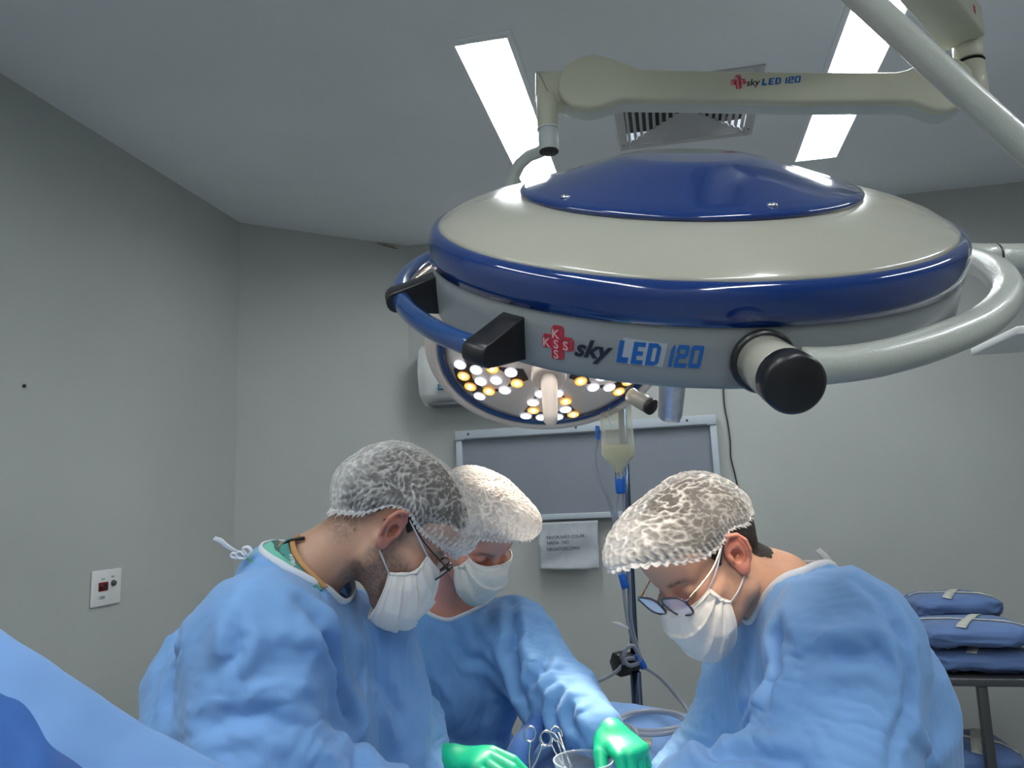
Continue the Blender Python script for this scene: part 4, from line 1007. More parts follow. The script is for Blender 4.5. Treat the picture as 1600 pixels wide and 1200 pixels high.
    capo = mk('bouffant_cap', toW(v), f, M['cap'], root, attrs={'fold': fold})
    mk('elastic_edge', toW(ring(G[::4, 126], .0011, 6)[0]), ring(G[::4, 126], .0011, 6)[1], M['white_fab'], capo)
    # ---------------- pleated mask
    mp = dict(top=(.118, .004), prof=[(.106, .006), (.124, -.018), (.133, -.050), (.130, -.085), (.118, -.112), (.094, -.126), (.078, -.128)],
              st=(.066, .060, .004), sb=(.046, .060, -.052))
    mp.update(sp.get('mask', {}))
    nu, nv = 90, 90; U = np.linspace(-1, 1, nu); Vv = np.linspace(0, 1, nv); pr = spline([(a, 0, b) for a, b in mp['prof']], nv)
    G = np.zeros((nu, nv, 3))
    for j, vv in enumerate(Vv):
        c_ = pr[j]; sd = np.array(mp['st'])*(1-vv)+np.array(mp['sb'])*vv; sd = sd+[0.0, .002*math.sin(vv*math.pi), 0]
        a = np.abs(U)*np.pi/2; e = 1.0
        X = sd[0]+(c_[0]-sd[0])*np.cos(a)**.85; Y = sd[1]*np.sin(a)**.9; Z = c_[2]+(sd[2]-c_[2])*(1-np.cos(a)**1.15)
        X = X+sp.get('gather', .004)*math.sin(math.pi*vv)*np.abs(U)**7
        G[:, j] = np.stack([X, Y*np.sign(U), Z], 1)
    g = G.reshape(-1, 3); uu, vv = [a.ravel() for a in np.meshgrid(U, Vv, indexing='ij')]
    nrm = vnormals(g, grid(G)[1]); nrm *= np.sign((nrm*(g-np.array([0, 0, -.05]))).sum(1))[:, None]
    side = np.clip((np.abs(uu)-.55)/.45, 0, 1); mid = 1-side**2
    pl = np.zeros(len(g))
    for c0 in (.30, .50, .70):                 # three downward pleats
        e = vv-c0+.03*np.sin(uu*3+c0*9); pl += np.where((e > 0) & (e < .16), (1-e/.16)*.0046, 0)
    g = g+nrm*(pl*mid)[:, None]
    g = g+nrm*(.0034*side*np.sin(vv*24)*(np.abs(uu) < .985)+.0020*perlin(g*30+sp['seed'])+.0014*(ridged(g*26+sp['seed']*2, 2)-.4))[:, None]
    for _ in range(3):
        d0 = full(g.astype(np.float32)).astype(float); gr = np.stack([full((g+np.eye(3)[k]*.002).astype(np.float32))-d0 for k in range(3)], 1)/.002
        g = g+np.clip(.003-d0, 0, .02)[:, None]*gr
    mo = mk('face_mask', toW(g), grid(G)[1], M['mask'], root); solid(mo, .0008, 1)
    G = g.reshape(nu, nv, 3)
    # stitched bands along top, bottom, sides
    for j in (1, 7): mk('stitched_edge', toW(tube(G[::3, j], .0009, 6)[0]), tube(G[::3, j], .0009, 6)[1], M['mask'], mo)
    for j in (nv-2, nv-8): mk('stitched_edge', toW(tube(G[::3, j], .0009, 6)[0]), tube(G[::3, j], .0009, 6)[1], M['mask'], mo)
    for s in (1, -1):
        e = G[-2 if s > 0 else 1, ::4]; mk('side_binding', toW(tube(e, .0024, 8, flat=.5)[0]), tube(e, .0024, 8, flat=.5)[1], M['mask'], mo)
        ct_, cb_ = G[-2 if s > 0 else 1, 2], G[-2 if s > 0 else 1, -3]
        path = [ct_, ct_*.5+np.array([.012, s*.078, .026])*.5+[0, s*.004, 0], (.008, s*.0775, .027), (-.004, s*.0735, .032), (-.018, s*.069, .024), (-.022, s*.067, .004), (-.016, s*.066, -.018), (-.006, s*.068, -.034), cb_*.55+np.array([-.004, s*.072, -.036])*.45+[0, s*.004, 0], cb_]
        pp = spline(path, 50); mk('ear_loop', toW(tube(pp, .0014, 8)[0]), tube(pp, .0014, 8)[1], M['white_fab'], mo)
    # ---------------- glasses
    if 'glasses' in sp:
        gs = sp['glasses']; zc, xh, hw, hh = gs['z'], gs['x'], .0265, gs.get('h', .0185)
        fr = M[gs['mat']]; tm = M[gs['tmat']]
        glo = None; tilt = gs.get('tilt', .15)
        def lens_loop(s, k=1.0, n=48, cxx=.034):
            a = np.linspace(0, 2*np.pi, n, endpoint=False); ex = 3.2
            Y = np.sign(np.cos(a))*np.abs(np.cos(a))**(2/ex)*hw*k; Z = np.sign(np.sin(a))*np.abs(np.sin(a))**(2/ex)*hh*k
            Y = Y*(1+.08*Z/hh); yy = s*cxx+Y; return np.stack([xh-.6*(yy**2)/.068*.12-.0+tilt*Z*1.0, yy, zc+Z], 1)
        gl = mk('glasses', toW(ring(lens_loop(1), gs.get('r', .0017), 8)[0]), ring(lens_loop(1), .0017, 8)[1], fr, root); gl.name = 'glasses'
        mk('rim', toW(ring(lens_loop(-1), gs.get('r', .0017), 8)[0]), ring(lens_loop(-1), .0017, 8)[1], fr, gl)
        br_ = spline([lens_loop(1)[24]+[0, 0, .004], (xh+.004, 0, zc+.008), lens_loop(-1)[0]+[0, 0, .004]], 16)
        mk('bridge', toW(tube(br_, .0018, 8)[0]), tube(br_, .0018, 8)[1], fr, gl)
        for s in (1, -1):
            lp = lens_loop(s, .99); v = np.concatenate([lp, [lp.mean(0)+[.0015, 0, 0]]]); n = len(lp); f = [(i, (i+1) % n, n) for i in range(n)]
            mk('lens', toW(v), f, M['glass'], gl)
            hg = np.array([xh-.006, s*.0655, zc+.010]); rim_o = lens_loop(s)[4 if s > 0 else 20]
            v, f = tube(spline([rim_o, hg+[.002, 0, 0], hg-[.006, 0, 0]], 10), .0024, 8); mk('hinge', toW(v), f, fr, gl)
            tp = spline([hg, (.05, s*.0755, zc+.013), (.010, s*.0785, .028), (-.010, s*.0725, .030), (-.026, s*.068, -.002)], 30)
            v, f = tube(tp, np.linspace(gs.get('tr', .0019), gs.get('tr', .0019)*.7, 30), 8); mk('temple_arm', toW(v), f, tm, gl)
            if gs.get('deco'):
                v, f = tube(tp[2:16], .0030, 6, flat=.35); mk('temple_inlay', toW(v), f, M['white_print'], gl)
    # ---------------- gown
    g = sp['gown']; prims = [(k, [np.asarray(q, float) for q in a], b) for k, a, b in g['prims']]
    creases = g.get('creases', [])
    def gs_(p):
        d = None
        for kind, pts, rs in prims:
            e = s_ell(p, pts[0], rs[:3]) if kind == 'e' else s_chain(p, pts, rs, .02)
            d = e if d is None else smin(d, e, rs[3] if kind == 'e' and len(rs) > 3 else .05)
        for pts, r, k in creases: d = (smin if r > 0 else (lambda a, b, kk: smax(a, -b, kk)))(d, s_chain(p, pts, [abs(r)]*len(pts)), k)
        return d
    allp = np.concatenate([np.array(a) for k, a, b in prims]); R_ = max(max(b[:3]) for k, a, b in prims)
    V, F = snets(gs_, allp.min(0)-[.26, .26, .0], allp.max(0)+[.26, .26, .16], g.get('h', .0088), 1)
    ncen = np.array(g['ring_c']); nax = np.array(g['ring_n'], float); nax /= np.linalg.norm(nax); nr = g.get('ring_r', .078)
    # open the neck and both cuffs
    rel = V-ncen; h_ = rel @ nax; rad = np.linalg.norm(rel-h_[:, None]*nax, axis=1); keep = ~((rad < nr) & (h_ > -.08) & (h_ < .2))
    for c_, r_ in g['cuffs']: keep &= np.linalg.norm(V-np.array(c_), axis=1) > r_
    keep &= V[:, 2] > g.get('hem', .42)
    V, F, _ = drop_open(V, F, keep)
    sl = [(np.array(a), np.array(b)) for a, b in g['sleeves']]
    def stretch(mid, dr):
        s = np.full(len(mid), g.get('s0', 1.04))
        wl_ = np.zeros(len(mid))
        for a, b in sl:
            ax = b-a; L = np.linalg.norm(ax); ax = ax/L; t = np.clip((mid-a) @ ax, 0, L); dist = np.linalg.norm(mid-a-t[:, None]*ax, axis=1)
            w_ = np.clip((.17-dist)/.06, 0, 1); s = s+w_*(.055*(dr @ ax)**2-.01); wl_ = np.maximum(wl_, w_)
        s = s+(1-wl_)*(g.get('sh', .07)*(dr[:, 0]**2+dr[:, 1]**2))
        return s
    rel = V-ncen; pin = np.clip(1-(np.linalg.norm(rel, axis=1)-nr)/.03, 0, .9)
    X = cloth(V, F, stretch, iters=g.get('iters', 60), seed=sp['seed'], pin=pin, inward=g.get('inw', .018), outward=g.get('outw', .028), attach=.006, smooth=g.get('smooth', .065), grav=.0004, freq=g.get('freq', 8))
    if os_debug: print(sp['seed'], 'gown', len(V))
    nn = vnormals(X, F); msk = np.clip((np.linalg.norm(X-ncen, axis=1)-nr-.02)/.06, 0, 1)
    def fold_(p, k): return 1-np.minimum(np.abs(perlin(p+k)+.25*perlin(p*2.1+k))*2.6, 1)
    a1_, a2_ = X @ np.array([.80, .2, .57]), X @ np.array([-.50, .1, .86])
    l1 = fold_(np.stack([a1_*3.0, X[:, 1]*3.5, a2_*7.5], 1), sp['seed']*5.1); l2 = fold_(np.stack([a1_*8.5, X[:, 1]*4, a2_*3.2], 1), sp['seed']*9.7+2)
    l3 = fold_(X*21, 4.4+sp['seed']); mm = np.clip(perlin(X*3.3+sp['seed'])+.5, 0, 1)
    X = X+nn*(msk*(.0080*l1*mm+.0070*l2*(1-mm)+.0016*l3-.004))[:, None]
    rg_ = np.random.default_rng(sp['seed']*17); nnb = vnormals(X, F); acc = np.zeros(len(X)); top_ = np.where(X[:, 2] > .85)[0]
    for _k in range(70):                   # straight folded-cloth creases, each within its own patch
        c_ = X[rg_.choice(top_)]; nv_ = rg_.normal(size=3)*[1, 1, .8]; nv_ /= np.linalg.norm(nv_); d_ = np.abs((X-c_) @ nv_); R2 = rg_.uniform(.06, .15)
        win = np.exp(-((X-c_)**2).sum(1)/R2**2); s_ = 1 if rg_.random() < .62 else -1
        acc += s_*rg_.uniform(.35, 1)*.0105*np.exp(-d_/rg_.uniform(.010, .030))*win
    X = X+nnb*(np.clip(acc, -.014, .020)*msk)[:, None]
    X = press_creases(X, F, g.get('folds', []))
    go = mk('gown', X, F, M[g['mat']], root); subsurf(go, 1)
    # neck binding laid on the cloth
    rr = []; uA = axes_from(nax)
    for a in np.linspace(0, 2*np.pi, 72, endpoint=False):
        dirn = uA @ np.array([math.cos(a), math.sin(a), 0]); best = None
        # cloth vertices near this bearing at the rim radius
        rel = X-ncen; h_ = rel @ nax; pl_ = rel-h_[:, None]*nax; rad = np.linalg.norm(pl_, axis=1)+1e-9; cs = (pl_ @ dirn)/rad
        w_ = np.exp(-((rad-nr-.006)/.008)**2)*np.exp(-(1-cs)/.006)*(np.abs(h_) < .14)
        rr.append((X*w_[:, None]).sum(0)/(w_.sum()+1e-12) if w_.sum() > 1e-6 else ncen+dirn*nr)
    rr = np.array(rr)
    for _ in range(4): rr = (np.roll(rr, 1, 0)+rr*2+np.roll(rr, -1, 0))/4
    rc = rr.mean(0); rr = rc+(rr-rc)*.985+nax*.003
    v, f = ring(rr, .0065, 8, flat=.45); co = mk('neck_binding', v, f, M['white_fab'], go)
    # inner turned edge so the neck opening does not gape
    inn = [rr-nax*.003, ncen+(rr-ncen)*.985-nax*.012, ncen+(rr-ncen)*.98-nax*.02]; v, f = grid(np.stack(inn, 1), close_u=True); mk('neck_facing', v, f, M[g['mat']], go)
    sp['_'] = dict(toW=toW, toL=toL, A=A, root=root, gown=go, X=X, rr=rr)
    # trousers and clogs under the gown
    fx_, fy_ = sp['foot']; hipz = .85
    for s in (-1, 1):
        o_ = np.array(sp['legdir'])*s*.09; hip = np.array([sp['hip'][0]+o_[0], sp['hip'][1]+o_[1], .9]); ft = np.array([fx_+o_[0], fy_+o_[1], .10]); kn = (hip+ft)/2+np.array([*sp['fwd'], 0])*.03
        pp = spline([hip, kn, ft], 20); v, f = tube(pp, np.linspace(.095, .06, 20)+.004*np.sin(np.arange(20)*1.3), 20); mk('trouser_leg', v, f, M['scrub'], root)
        fw_ = np.array([*sp['fwd'], 0]); Af = np.stack([fw_, np.cross([0, 0, 1], fw_), [0, 0, 1.0]], 1)
        v, f = snets(lambda p: smax(smin(s_ell(p, (.06, 0, .035), (.12, .048, .045)), s_ell(p, (-.03, 0, .05), (.06, .042, .055)), .03), -(p[:, 2]-.0), .004), (-.12, -.08, -.01), (.2, .08, .13), .009, 0)
        mk('clog', *xf((v, f), (ft[0], ft[1], 0), R=Af), M['white_fab'], root)
    return root

# ------------------------------------------------------------------ gloved hand: palm, five separate fingers
def hand_mesh(curl, spread=.16, thumb=(.045, .05, -.02), side=1, h=.0028, cuff=.035):
    """hand frame: wrist at origin, fingers +x, palm facing -z, thumb on +y*side"""
    ch = []; lens = [.044, .049, .046, .036]; yb = [.030, .010, -.010, -.028]; xb = [.092, .096, .092, .084]; rad = [.0100, .0102, .0098, .0088]
    for i in range(4):
        c1, c2, c3 = curl[i]; a = spread*(1.2-.8*i)*.5; p = np.array([xb[i], yb[i], 0.0]); pts = [np.array([.055, yb[i]*.8, 0.0]), p]; ang = 0
        for j, (L, c) in enumerate(((lens[i], c1), (lens[i]*.62, c2), (lens[i]*.50, c3))):
            ang += math.radians(c); d = np.array([math.cos(ang)*math.cos(a), math.cos(ang)*math.sin(a), -math.sin(ang)]); p = p+d*L; pts.append(p)
        ch.append((pts, [rad[i]*1.15, rad[i]*1.12, rad[i]*1.04, rad[i]*.94, rad[i]*.80]))
    tb = [np.array([.022, .022, -.006]), np.array([.052, .046, -.014]), np.array([.052, .046, -.014])+np.array(thumb)*.62, np.array([.052, .046, -.014])+np.array(thumb)*1.12]
    def f(p):
        q = p.copy(); q[:, 1] *= side
        d = s_ell(q, (.055, 0, -.001), (.050, .041, .0165)); d = smin(d, s_ell(q, (.082, 0, .001), (.022, .041, .0130)), .01)
        d = smin(d, s_cap(q, (-cuff, 0, 0), (.02, 0, 0), .031, .026), .02); d = smin(d, s_ell(q, (.035, .022, -.008), (.030, .018, .014)), .012)
        d = smin(d, s_chain(q, tb, [.017, .0135, .0115, .0098]), .008)
        for pts, rs in ch: d = smin(d, s_chain(q, pts, rs), .0035)
        w_ = .0007*np.sin(q[:, 0]*900+12*q[:, 1])*np.exp(-((q[:, 0]+.008)/.022)**2)        # latex wrinkles at the wrist
        return d+w_
    return snets(f, (-cuff-.045, -.085, -.14), (.215, .10, .045), h, 1)
os_debug = True
def place_hand(root, wrist, fwd, palm_n, side, curl, spread=.16, thumb=(.045, .05, -.02), nm='glove', mat='glove', scale=1.0):
    f_ = np.array(fwd, float); f_ /= np.linalg.norm(f_); z = -np.array(palm_n, float); z -= f_*(z @ f_); z /= np.linalg.norm(z); y = np.cross(z, f_)
    v, f = hand_mesh(curl, spread, thumb, side); return mk(nm, *xf((v, f), wrist, R=np.stack([f_, y, z], 1), s=scale), M[mat], root)
c2 = lambda *a: P(*a)
# ================================================================== the three surgeons
def zdown(p, z): return np.array([p[0], p[1], z])
# ---- left
LS, LSF = P(405, 985, 1.15), P(560, 990, 1.52); LE, LWr = P(400, 1195, 1.07), P(600, 1275, 1.12); LH = P(740, 1300, 1.22)
LFE, LFW = P(628, 1135, 1.50), P(690, 1250, 1.42)
cA = P(418, 1085, 1.31)
left = dict(seed=1, gather=.014, pose=(6, 46, 6), ear_mid=(616, 822, 1.315), neck=P(462, 905, 1.295), chest=P(452, 1015, 1.31), sh=(LS, LSF),
    foot=(cA[0]-.02, cA[1]), hip=(cA[0], cA[1]), legdir=(0, 1), fwd=(1, 0),
    label='bearded surgeon on the left with teal lanyard, bent forward in blue gown and white cap', skin=(.40, .235, .165), haircol=(.035, .025, .02), hairmat='hair',
    beard=.62, fade=.62, moles=[(-.045, -.052, -.045)],
    hairline=[(-.12, -.035), (-.06, -.030), (-.035, .018), (-.02, .035), (.0, .034), (.008, -.004), (.018, -.006), (.026, .045), (.06, .07), (.10, .085)],
    capline=[(-.13, -.055), (-.085, -.050), (-.055, -.020), (-.035, .024), (-.01, .037), (.012, .030), (.04, .028), (.075, .034), (.11, .040)], capaxis=(-.22, 0, .975), puff=.010, thick=lambda v: .22*np.clip((v[:, 0]-.075)/.03, 0, 1)+.25*np.clip((-.085-v[:, 0])/.03, 0, 1),
    bulges=[((-.80, 0, -.30), .10, .012), ((.95, 0, .3), .10, .016)], capneck=True, aniso=(.7, 1, 1.2),
    glasses=dict(z=.006, x=.112, mat='black', tmat='black', tr=.0012, h=.018, r=.0014),
    mask=dict(prof=[(.108, .002), (.126, -.022), (.140, -.052), (.142, -.085), (.134, -.112), (.108, -.132), (.078, -.136)], st=(.066, .062, .008), sb=(.040, .060, -.056)),
    gown=dict(mat='gown', prims=[('e', [cA], (.185, .215, .19)), ('e', [P(428, 1300, 1.31)], (.195, .21, .30, .08)),
        ('c', [P(440, 912, 1.29), P(432, 985, 1.30)], (.070, .11)), ('c', [LS, P(455, 965, 1.32), LSF], (.090, .11, .085)),
        ('c', [LS, LE, LWr, LH], (.098, .098, .080, .052)), ('c', [LSF, LFE, LFW], (.085, .078, .055)), ('c', [P(600, 985, 1.40), P(630, 1180, 1.42)], (.055, .07)),
        ('c', [zdown(cA, .85), zdown(cA, .42)], (.22, .27))],
        sleeves=[(LS, LE), (LE, LWr), (LWr, LH), (LSF, LFE), (LFE, LFW)], cuffs=[(LH+(LH-LWr)*.25, .06), (LFW+(LFW-LFE)*.35, .06)],
        creases=[([P(505, 960, 1.10), P(540, 1060, 1.10), P(560, 1200, 1.08)], -.012, .03)],
        folds=[([(478, 932), (506, 962), (528, 1010), (538, 1080), (560, 1130), (575, 1190)], -.020, .016), ([(400, 1002), (450, 988), (492, 992), (512, 1020)], .010, .02),
          ([(330, 1048), (362, 1012), (374, 962)], -.010, .014), ([(378, 1072), (450, 1062), (520, 1085)], .009, .018), ([(372, 975), (376, 1040), (384, 1110)], -.005, .012),
          ([(300, 1128), (370, 1113), (412, 1110), (450, 1128), (520, 1160)], -.014, .016), ([(440, 1118), (490, 1148), (540, 1198)], .012, .02),
          ([(596, 992), (604, 1060), (640, 1125)], -.010, .014), ([(566, 990), (578, 1060), (572, 1190)], .008, .016), ([(268, 985), (260, 1060), (252, 1120)], -.010, .012), ([(500, 935), (560, 990), (600, 1030)], .006, .02), ([(600, 1080), (622, 1140), (640, 1195)], .008, .014)],
        ring_c=P(466, 922, 1.295), ring_n=P(520, 815, 1.285)-P(466, 922, 1.295), ring_r=.081))
# ---- right
RS, RSF = P(1318, 990, 1.17), P(1185, 1015, 1.52); RE, RWr = P(1300, 1200, 1.08), P(1120, 1262, 1.10); RH = P(990, 1300, 1.2)
RFE, RFW = P(1128, 1145, 1.48), P(1040, 1230, 1.42); cR = P(1312, 1085, 1.34)
right = dict(seed=2, pose=(216, 37, -17), ear_mid=(1099, 871, 1.285), neck=P(1216, 922, 1.31), chest=P(1262, 1030, 1.34), sh=(RS, RSF),
    foot=(cR[0]+.02, cR[1]), hip=(cR[0], cR[1]), legdir=(0, 1), fwd=(-1, 0),
    label='surgeon on the right with dark-framed glasses and black hair at the nape, facing left', skin=(.50, .285, .195), haircol=(.03, .022, .02), hairmat='hair', beard=.16, fade=.3,
    hairline=[(-.12, -.078), (-.06, -.074), (-.038, -.012), (-.02, .034), (.0, .034), (.008, -.012), (.026, -.008), (.034, .040), (.06, .06), (.10, .078)],
    capline=[(-.13, .012), (-.085, .010), (-.055, .012), (-.03, .030), (-.01, .036), (.012, .030), (.04, .038), (.065, .056), (.085, .082), (.12, .112)], capaxis=(-.02, 0, 1), puff=.010, thick=lambda v: .30*np.clip(((v[:, 0]+v[:, 2]*.3)-.075)/.05, 0, 1),
    bulges=[((.85, 0, .55), .22, .034), ((1, 0, .32), .07, .024)], aniso=(1.2, .8, .8), kf=1.45, streak=-.05, fbw=.5, am=.35, warp=.22, mask=dict(prof=[(.112, -.010), (.124, -.026), (.131, -.052), (.130, -.085), (.118, -.112), (.094, -.126), (.078, -.128)], st=(.064, .060, -.006)),
    glasses=dict(z=.003, x=.115, mat='specs', tmat='specs_gold', tr=.0021, h=.0200, r=.0020, deco=True, tilt=.10),
    gown=dict(mat='gown', prims=[('e', [cR], (.175, .215, .19)), ('e', [P(1318, 1300, 1.34)], (.195, .21, .30, .08)),
        ('c', [P(1238, 945, 1.31), P(1262, 1010, 1.33)], (.072, .105)), ('c', [RS, P(1268, 990, 1.34), RSF], (.098, .105, .085)),
        ('c', [RS, RE, RWr, RH], (.105, .105, .085, .052)), ('c', [RSF, RFE, RFW], (.085, .078, .055)), ('c', [P(1172, 1040, 1.42), P(1138, 1180, 1.42)], (.05, .07)),
        ('c', [zdown(cR, .85), zdown(cR, .42)], (.22, .27))],
        sleeves=[(RS, RE), (RE, RWr), (RWr, RH), (RSF, RFE), (RFE, RFW)], cuffs=[(RH+(RH-RWr)*.25, .06), (RFW+(RFW-RFE)*.35, .06)],
        creases=[([P(1205, 980, 1.14), P(1195, 1040, 1.12)], -.010, .03)],
        folds=[([(1205, 978), (1214, 1028), (1202, 1070), (1170, 1122)], -.018, .014), ([(1222, 972), (1242, 1002), (1228, 1060)], .010, .018), ([(1270, 1030), (1300, 1020), (1335, 1014), (1375, 1022)], -.018, .016),
          ([(1262, 1004), (1308, 976), (1352, 966)], .010, .016), ([(1150, 1032), (1156, 1095), (1142, 1130)], -.010, .012), ([(1332, 893), (1380, 925), (1412, 985), (1424, 1050), (1424, 1110), (1392, 1190)], -.012, .012),
          ([(1100, 1125), (1112, 1165), (1172, 1170), (1250, 1192)], -.016, .016), ([(1140, 1135), (1182, 1092), (1235, 1060)], .011, .02), ([(1425, 1105), (1450, 1150), (1478, 1198)], .010, .014), ([(1330, 990), (1360, 1000), (1400, 1045)], -.008, .012),
          ([(1230, 1075), (1275, 1040), (1290, 1000)], .008, .02), ([(1190, 920), (1240, 900), (1300, 905)], .004, .02)],
        ring_c=P(1232, 927, 1.315), ring_n=P(1192, 815, 1.31)-P(1232, 927, 1.315), ring_r=.082))
# ---- middle
MS, MSR = P(805, 985, 1.88), P(585, 1000, 1.88); ME, MW = P(876, 1083, 1.70), P(938, 1130, 1.53); MRE, MRW = P(600, 1130, 1.72), P(664, 1176, 1.46); cM = P(700, 1050, 1.92)
middle = dict(seed=3, pose=(-46, 38, 0), ear_mid=(738, 832, 1.77), neck=P(700, 930, 1.93), chest=P(702, 1030, 1.95), sh=(MS, MSR),
    foot=(cM[0], cM[1]), hip=(cM[0], cM[1]), legdir=(1, .2), fwd=(.35, -.94),
    label='middle surgeon without glasses, his white cap glowing brightly under the lit lamp', skin=(.56, .275, .215), haircol=(.10, .055, .03), hairmat='hair_brown', beard=.25, fade=.4,
    hairline=[(-.12, -.035), (-.06, -.030), (-.035, .018), (-.02, .035), (.0, .034), (.008, -.004), (.018, -.006), (.026, .045), (.06, .07), (.10, .085)],
    capline=[(-.13, -.03), (-.085, -.03), (-.055, -.010), (-.035, .024), (-.01, .037), (.012, .030), (.04, .046), (.065, .062), (.085, .074), (.11, .080)], capaxis=(-.2, 0, .98), puff=.022, thick=lambda v: .42+.20*np.clip((v[:, 0]-.03)/.05, 0, 1),
    bulges=[((.75, .45, .45), .12, .030), ((.6, .8, .1), .06, .012)], aniso=(1, 1, .8),
    mask=dict(st=(.072, .060, .008)),
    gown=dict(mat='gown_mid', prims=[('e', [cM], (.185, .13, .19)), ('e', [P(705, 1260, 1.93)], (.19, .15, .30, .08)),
        ('c', [P(702, 945, 1.93), P(702, 985, 1.94)], (.070, .10)), ('c', [MS, P(702, 990, 1.95), MSR], (.082, .095, .082)),
        ('c', [MS, ME, MW], (.088, .078, .052)), ('c', [MSR, MRE, MRW], (.082, .074, .052)), ('c', [zdown(cM, .85), zdown(cM, .42)], (.21, .25))],
        sleeves=[(MS, ME), (ME, MW), (MSR, MRE), (MRE, MRW)], cuffs=[],
        folds=[([(802, 930), (796, 990), (800, 1060), (812, 1105)], -.026, .018), ([(816, 975), (832, 1040), (852, 1088)], .014, .02), ([(858, 1000), (838, 1045), (815, 1075)], -.014, .016), ([(690, 962), (735, 1020), (790, 1100)], -.010, .016),
          ([(722, 945), (765, 1010), (800, 1070)], .008, .02), ([(885, 1060), (852, 1105), (866, 1150)], -.014, .016), ([(860, 1035), (898, 1095), (922, 1150)], .012, .018), ([(672, 1010), (690, 1080), (740, 1130)], .008, .02), ([(905, 1080), (880, 1120), (900, 1155)], -.010, .014)],
        ring_c=P(702, 945, 1.925), ring_n=P(735, 850, 1.86)-P(702, 945, 1.925), ring_r=.080))
M['specs'] = plain('plum_frame', (.055, .04, .06), .25, coat=.5); M['specs_gold'] = M['brass']
for sp in (left, right, middle): build_person(sp)
relax = [(25, 25, 15), (28, 28, 18), (32, 30, 20), (35, 32, 22)]
grip = [(55, 60, 35), (60, 65, 40), (62, 65, 40), (62, 62, 40)]
# gloves of the middle surgeon
place_hand(middle['_']['root'], P(690, 1186, 1.44), P(800, 1186, 1.38)-P(690, 1186, 1.44), (0, .15, -1), 1, relax, .12, (.05, .035, -.03))
place_hand(middle['_']['root'], MW+(MW-ME)*.14, P(1016, 1208, 1.37)-P(955, 1148, 1.485), (-.2, .3, -1), -1, grip, .1, (.05, .02, -.03))
# gloves of the other two, mostly below the frame
place_hand(left['_']['root'], LH, LH-LWr, (0, 0, -1), -1, grip, .1, (.05, .02, -.03))
place_hand(left['_']['root'], LFW+(LFW-LFE)*.15, (.5, -.1, -.3), (0, 0, -1), 1, grip, .1, (.05, .02, -.03))
place_hand(right['_']['root'], RH, RH-RWr, (0, 0, -1), 1, grip, .1, (.05, .02, -.03))
place_hand(right['_']['root'], RFW+(RFW-RFE)*.15, (-.5, -.1, -.3), (0, 0, -1), -1, grip, .1, (.05, .02, -.03))

# ================================================================== collar, lanyard and ties of the left surgeon
def band(path, width_dir, w, mat, nm, parent, t=.001, n=40, close=False):
    """flat ribbon along a path; width_dir may be one vector or one per point"""
    p = spline(path, n) if not close else np.asarray(path); m = len(p); wd = np.array(width_dir, float)
    if wd.ndim == 1: wd = np.broadcast_to(wd, p.shape)
    elif len(wd) != m: wd = np.stack([np.interp(np.linspace(0, 1, m), np.linspace(0, 1, len(wd)), wd[:, k]) for k in range(3)], 1)
    wd = wd/np.linalg.norm(wd, axis=1)[:, None]; ww = np.broadcast_to(np.asarray(w, float), (m,)) if np.ndim(w) == 0 else np.interp(np.linspace(0, 1, m), np.linspace(0, 1, len(w)), w)
    G = np.stack([p-wd*ww[:, None]/2, p-wd*ww[:, None]/6, p+wd*ww[:, None]/6, p+wd*ww[:, None]/2], 1); v, f = grid(G)
    return solid(mk(nm, v, f, mat, parent), t)
Lr, Lg = left['_']['root'], left['_']['gown']
nC = np.array(left['gown']['ring_c']); nN = np.array(left['gown']['ring_n']); nN = nN/np.linalg.norm(nN); uA = axes_from(nN)
def neckring(r, h, a0, a1, n=50, ax=None):
    A = uA if ax is None else ax; return np.array([nC+A @ np.array([r*math.cos(a), r*math.sin(a), h]) for a in np.linspace(a0, a1, n)])
# bearings in the ring plane: find which is the back of the neck and which faces the camera
def bearing(w): q = uA.T @ (np.asarray(w)-nC); return math.atan2(q[1], q[0])
bk_ = bearing(P(385, 880, 1.30)); nr_ = bearing(P(480, 935, 1.16)); 
d_ = (nr_-bk_+math.pi) % (2*math.pi)-math.pi
oc = np.array([[P(x, y, d) for x, y, d in row] for row in (
    [(384, 874, 1.250), (396, 863, 1.262), (410, 853, 1.272), (423, 845, 1.280)], [(398, 880, 1.228), (408, 870, 1.238), (418, 860, 1.248), (427, 851, 1.258)],
    [(420, 888, 1.212), (424, 878, 1.220), (428, 868, 1.228), (431, 860, 1.236)], [(446, 900, 1.202), (444, 888, 1.208), (443, 877, 1.214), (441, 868, 1.220)], [(470, 916, 1.198), (465, 903, 1.201), (460, 890, 1.204), (456, 880, 1.208)])])
v, f = grid(np.array([spline(c, 14) for c in np.array([spline(oc[:, k], 20) for k in range(4)]).transpose(1, 0, 2)])); v = v+np.array(perlin(v*60)*.0012)[:, None]; solid(mk('scrub_collar', v, f, M['scrub'], Lr), .0016)
oc = np.array([[P(x, y, d) for x, y, d in row] for row in ([(423, 845, 1.284), (427, 851, 1.262), (431, 860, 1.240), (441, 868, 1.224)], [(434, 843, 1.296), (440, 848, 1.285), (446, 856, 1.262), (452, 866, 1.236)])])
v, f = grid(np.array([spline(oc[k], 14) for k in range(2)])); mk('collar_lining', v, f, M['scrub_dark'], Lr)
